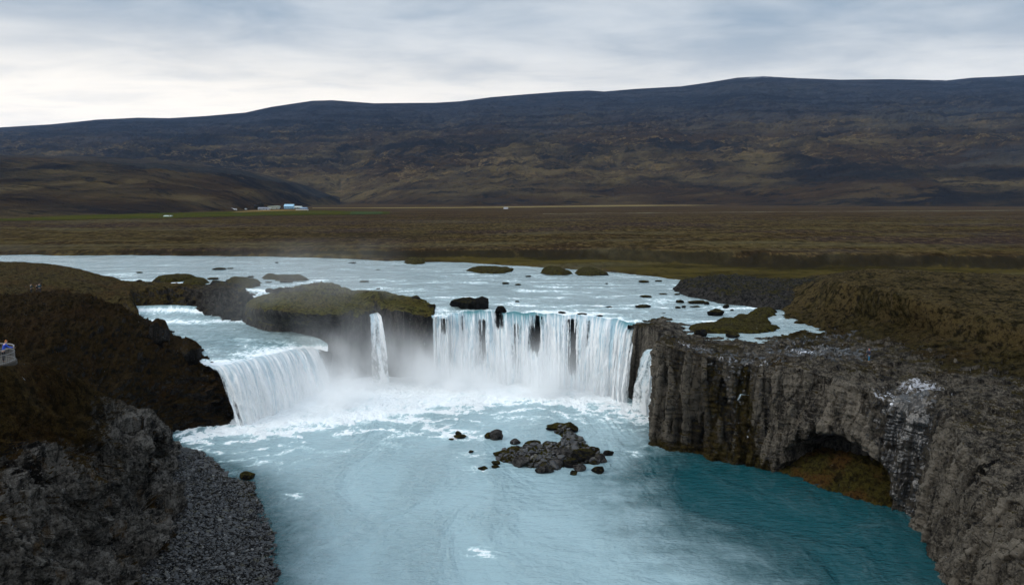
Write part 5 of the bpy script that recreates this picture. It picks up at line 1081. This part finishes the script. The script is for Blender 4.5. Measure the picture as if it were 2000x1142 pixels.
# ================================================================= farm in the distance
def box_bm(bm, x0, x1, y0, y1, z0, z1):
    v = [bm.verts.new((x, y, z)) for z in (z0, z1) for x, y in ((x0, y0), (x1, y0), (x1, y1), (x0, y1))]
    for f in ((3, 2, 1, 0), (4, 5, 6, 7), (0, 1, 5, 4), (1, 2, 6, 5), (2, 3, 7, 6), (3, 0, 4, 7)): bm.faces.new([v[i] for i in f])
def bmo(name, bm, mat, parent, loc=(0, 0, 0)):
    bmesh.ops.recalc_face_normals(bm, faces=bm.faces); me = bpy.data.meshes.new(name); bm.to_mesh(me); bm.free(); o = link(name, me, mat, parent); o.location = loc; return o
def at_ground(px, py):
    q = Z(px, py, 16.3); q[2] = float(ground_z(np.array([[q]]))[0, 0]); return q
def house(px, py, wpx, hpx, label, wallc, roofc, depth_=8., name='farmhouse', cat='house', rz=0., kind='gable', nwin=3):
    q = at_ground(px, py); k = np.linalg.norm(q-[0, 0, H])/F; W_, H_ = wpx*k, hpx*k
    r = empty(name, q, rz); tag(r, label, cat, 'buildings of the distant farm')
    wm, rm = flat('painted wall', wallc, .7, var=.08, scale=.4), flat('roof sheet', roofc, .5, var=.12, scale=.6); wh = H_*(.55 if kind == 'gable' else .8)
    bm = bmesh.new(); x, y = W_/2, depth_/2; box_bm(bm, -x, x, -y, y, -1, wh)
    if kind == 'gable':
        for s in (-1, 1): v = [bm.verts.new((s*x*.999, a, c_)) for a, c_ in ((-y, wh), (y, wh), (0, H_-.06))]; bm.faces.new(v)
    bmo('wall', bm, wm, r)
    bm = bmesh.new()
    if kind == 'gable':
        for s in (-1, 1):
            v = [(-x-.4, s*(y+.4), wh-.25), (x+.4, s*(y+.4), wh-.25), (x+.4, 0, H_), (-x-.4, 0, H_)]; a = [bm.verts.new(c_) for c_ in v]; b_ = [bm.verts.new((c_[0], c_[1], c_[2]+.2)) for c_ in v]
            bm.faces.new(a); bm.faces.new(b_)
            for i in range(4): bm.faces.new((a[i], a[(i+1) % 4], b_[(i+1) % 4], b_[i]))
    elif kind == 'arch':
        n = 12; R0 = [(x*math.cos(a)*1.04, math.sin(a)*(H_-wh*.0-wh)+wh) for a in np.linspace(0, math.pi, n)]
        ra = [[bm.verts.new((a, s*(y+.3), c_)) for a, c_ in R0] for s in (-1, 1)]
        for i in range(n-1): bm.faces.new((ra[0][i], ra[0][i+1], ra[1][i+1], ra[1][i]))
        bm.faces.new(ra[0]); bm.faces.new(ra[1][::-1])
    bmo('roof', bm, rm, r)
    wnd = flat('window glass', (.02, .03, .04), .2); bm = bmesh.new(); box_bm(bm, -.5, .5, -.06, .06, -.55, .55); w0 = bmo('window', bm, wnd, r, (-x*.7, -y-.02, wh*.55))
    for i in range(1, nwin): o = w0.copy(); COL.objects.link(o); o.parent = r; o.location = (-x*.7+i*1.4*x/nwin, -y-.02, wh*.55)
    bm = bmesh.new(); box_bm(bm, -.5, .5, -.07, .07, 0, 2.05); bmo('door', bm, flat('door paint', (.12, .09, .07), .6), r, (x*.75, -y-.02, 0))
    return r
house(565.5, 407.5, 17, 8, 'pale blue gabled house, tallest of the farm, right of the grass mound roof barn', (.28, .48, .62), (.30, .52, .68), 9, name='farmhouse', nwin=4)
house(535.5, 408.2, 19, 5.6, 'long low cream barn with a curved roof between the trees and the blue house', (.42, .44, .36), (.36, .40, .32), 12, name='barn', cat='barn', kind='arch', nwin=2)
house(515, 409.5, 18, 4.4, 'low white house with a grey roof in front of the dark trees', (.62, .62, .62), (.16, .17, .20), 7, nwin=5)
house(525.5, 409.2, 4, 3.6, 'little white shed at the end of the low white house', (.66, .65, .62), (.5, .5, .5), 4, name='shed', cat='shed', nwin=1)
house(583, 407.8, 13, 4.8, 'grey green shed just right of the blue house', (.24, .28, .24), (.38, .42, .40), 9, name='shed', cat='shed', nwin=2)
house(594, 409.2, 12, 3.8, 'low slate blue roofed shed at the right end of the farm', (.16, .2, .26), (.16, .24, .34), 8, name='shed', cat='shed', nwin=2)
house(589, 410.8, 24, 1.5, 'long white row of wrapped bales in front of the right hand sheds', (.68, .68, .68), (.7, .7, .7), 3, name='bale_row', cat='bales', kind='arch', nwin=1) if False else None
house(450.5, 410.5, 7, 4.2, 'small brown house with a dark roof, far left of the farm', (.12, .07, .08), (.10, .08, .10), 8, nwin=2)
house(458.5, 410.6, 6, 3, 'small white outbuilding right beside the brown house', (.5, .48, .46), (.32, .32, .32), 5, name='shed', cat='shed', nwin=1)
house(480.5, 409.8, 2.6, 2.4, 'lone tiny pale hut between the brown house and the dark trees', (.4, .45, .44), (.3, .33, .33), 3, name='shed', cat='shed', nwin=1)
house(328.5, 422.6, 11, 2.6, 'long low white shed alone on the meadow left of the farm', (.36, .42, .41), (.42, .50, .46), 5, name='shed', cat='shed', nwin=3)
# wrapped hay bales
balem = flat('bale wrap', (.5, .5, .5), .4, var=.05); b0 = None
for k, x in enumerate(np.linspace(579, 601, 10)):
    q = at_ground(x, 411.2)
    if b0 is None:
        bm = bmesh.new(); bmesh.ops.create_cone(bm, cap_ends=True, segments=18, radius1=.95, radius2=.95, depth=1.5, matrix=Matrix.Rotation(HP, 4, 'X')); bmesh.ops.bevel(bm, geom=[e for e in bm.edges if e.is_boundary or len(e.link_faces) == 2 and abs(e.calc_face_angle(0)) > 1], offset=.12, segments=2, affect='EDGES')
        o = b0 = bmo('hay_bale', bm, balem, None)
    else: o = b0.copy(); COL.objects.link(o)
    o.location = q+np.array([0, 0, .93]); tag(o, 'white wrapped round bale in the row before the farm sheds', 'bale', 'row of white wrapped bales')
# dark conifers by the farm
barkm = flat('bark', (.06, .045, .035), .9); NEED = flat('conifer needles', (.004, .010, .009), .9, var=.5, scale=.5)
def conifer(px, py, hpx, wpx, label, seed):
    q = at_ground(px, py); k = np.linalg.norm(q-[0, 0, H])/F; h, w_ = hpx*k, wpx*k; rd = random.Random(seed)
    r = empty('conifer', q); tag(r, label, 'tree', 'dark conifers beside the farm')
    tube('trunk', [(0, 0, -.5), (0, 0, h*.5), (0, 0, h*.95)], .16, barkm, r)
    bm = bmesh.new()
    for i in range(2600):
        f = rd.random()**.8; z = h*(.08+.92*f); rad = (w_/2)*(1-f)**.6*(.5+.6*rd.random())+.1; a = rd.random()*6.283; c_ = Vector((rad*math.cos(a), rad*math.sin(a), z))
        s = .35+.5*rd.random(); d1 = Vector((math.cos(a), math.sin(a), -.45+.3*rd.random()))*s; d2 = Vector((-math.sin(a), math.cos(a), rd.uniform(-.4, .4)))*s*.5
        bm.faces.new([bm.verts.new(c_-d1*.5-d2*.4), bm.verts.new(c_+d1*.6), bm.verts.new(c_-d1*.5+d2*.6)])
    me = bpy.data.meshes.new('crown'); bm.to_mesh(me); bm.free(); link('crown', me, NEED, r)
for x, h, w_, lab, s in [(498.5, 8.5, 5, 'shorter dark conifer at the left edge of the farm tree clump', 1), (504, 11.5, 6, 'dark conifer second from the left in the farm clump', 2), (509.5, 13, 6.5, 'tallest dark conifer in the middle of the farm clump', 3), (514, 12, 6, 'dark conifer at the right edge of the farm clump behind the white house', 4)]:
    conifer(x, 408.8, h, w_, lab, s)
conifer(548, 408.6, 2.6, 3.5, 'low dark bush like conifer just left of the blue house', 5)

# white bus on the road
def bus(px, py):
    q = at_ground(px, py); k = np.linalg.norm(q-[0, 0, H])/F; Lb = 8.5*k; r = empty('bus', q+np.array([0, 0, .1])); tag(r, 'white bus parked on the pale road at the foot of the hills', 'bus')
    hb_ = 3.2; bm = bmesh.new(); box_bm(bm, -Lb/2, Lb/2, -1.25, 1.25, .45, hb_); bmesh.ops.recalc_face_normals(bm, faces=bm.faces); bmesh.ops.bevel(bm, geom=list(bm.edges), offset=.2, segments=3, affect='EDGES'); bmo('body', bm, flat('white coach paint', (.82, .83, .9), .3, var=.03), r)
    gl = flat('dark glass', (.02, .03, .05), .15)
    for s in (-1, 1):
        bm = bmesh.new(); box_bm(bm, -Lb*.44, Lb*.44, s*1.25-.02, s*1.25+.02, 2.1, 2.8); bmo('window', bm, gl, r)
    bm = bmesh.new(); box_bm(bm, Lb/2-.02, Lb/2+.03, -1.05, 1.05, 1.5, 2.8); bmo('windscreen', bm, gl, r)
    ty = flat('tyre', (.02, .02, .02), .8)
    for sx in (-.3, .32):
        for sy_ in (-1.1, 1.1):
            bm = bmesh.new(); bmesh.ops.create_cone(bm, cap_ends=True, segments=20, radius1=.5, radius2=.5, depth=.32, matrix=Matrix.Rotation(HP, 4, 'X')); bmo('wheel', bm, ty, r, (Lb*sx, sy_, .5))
bus(988, 408.9)
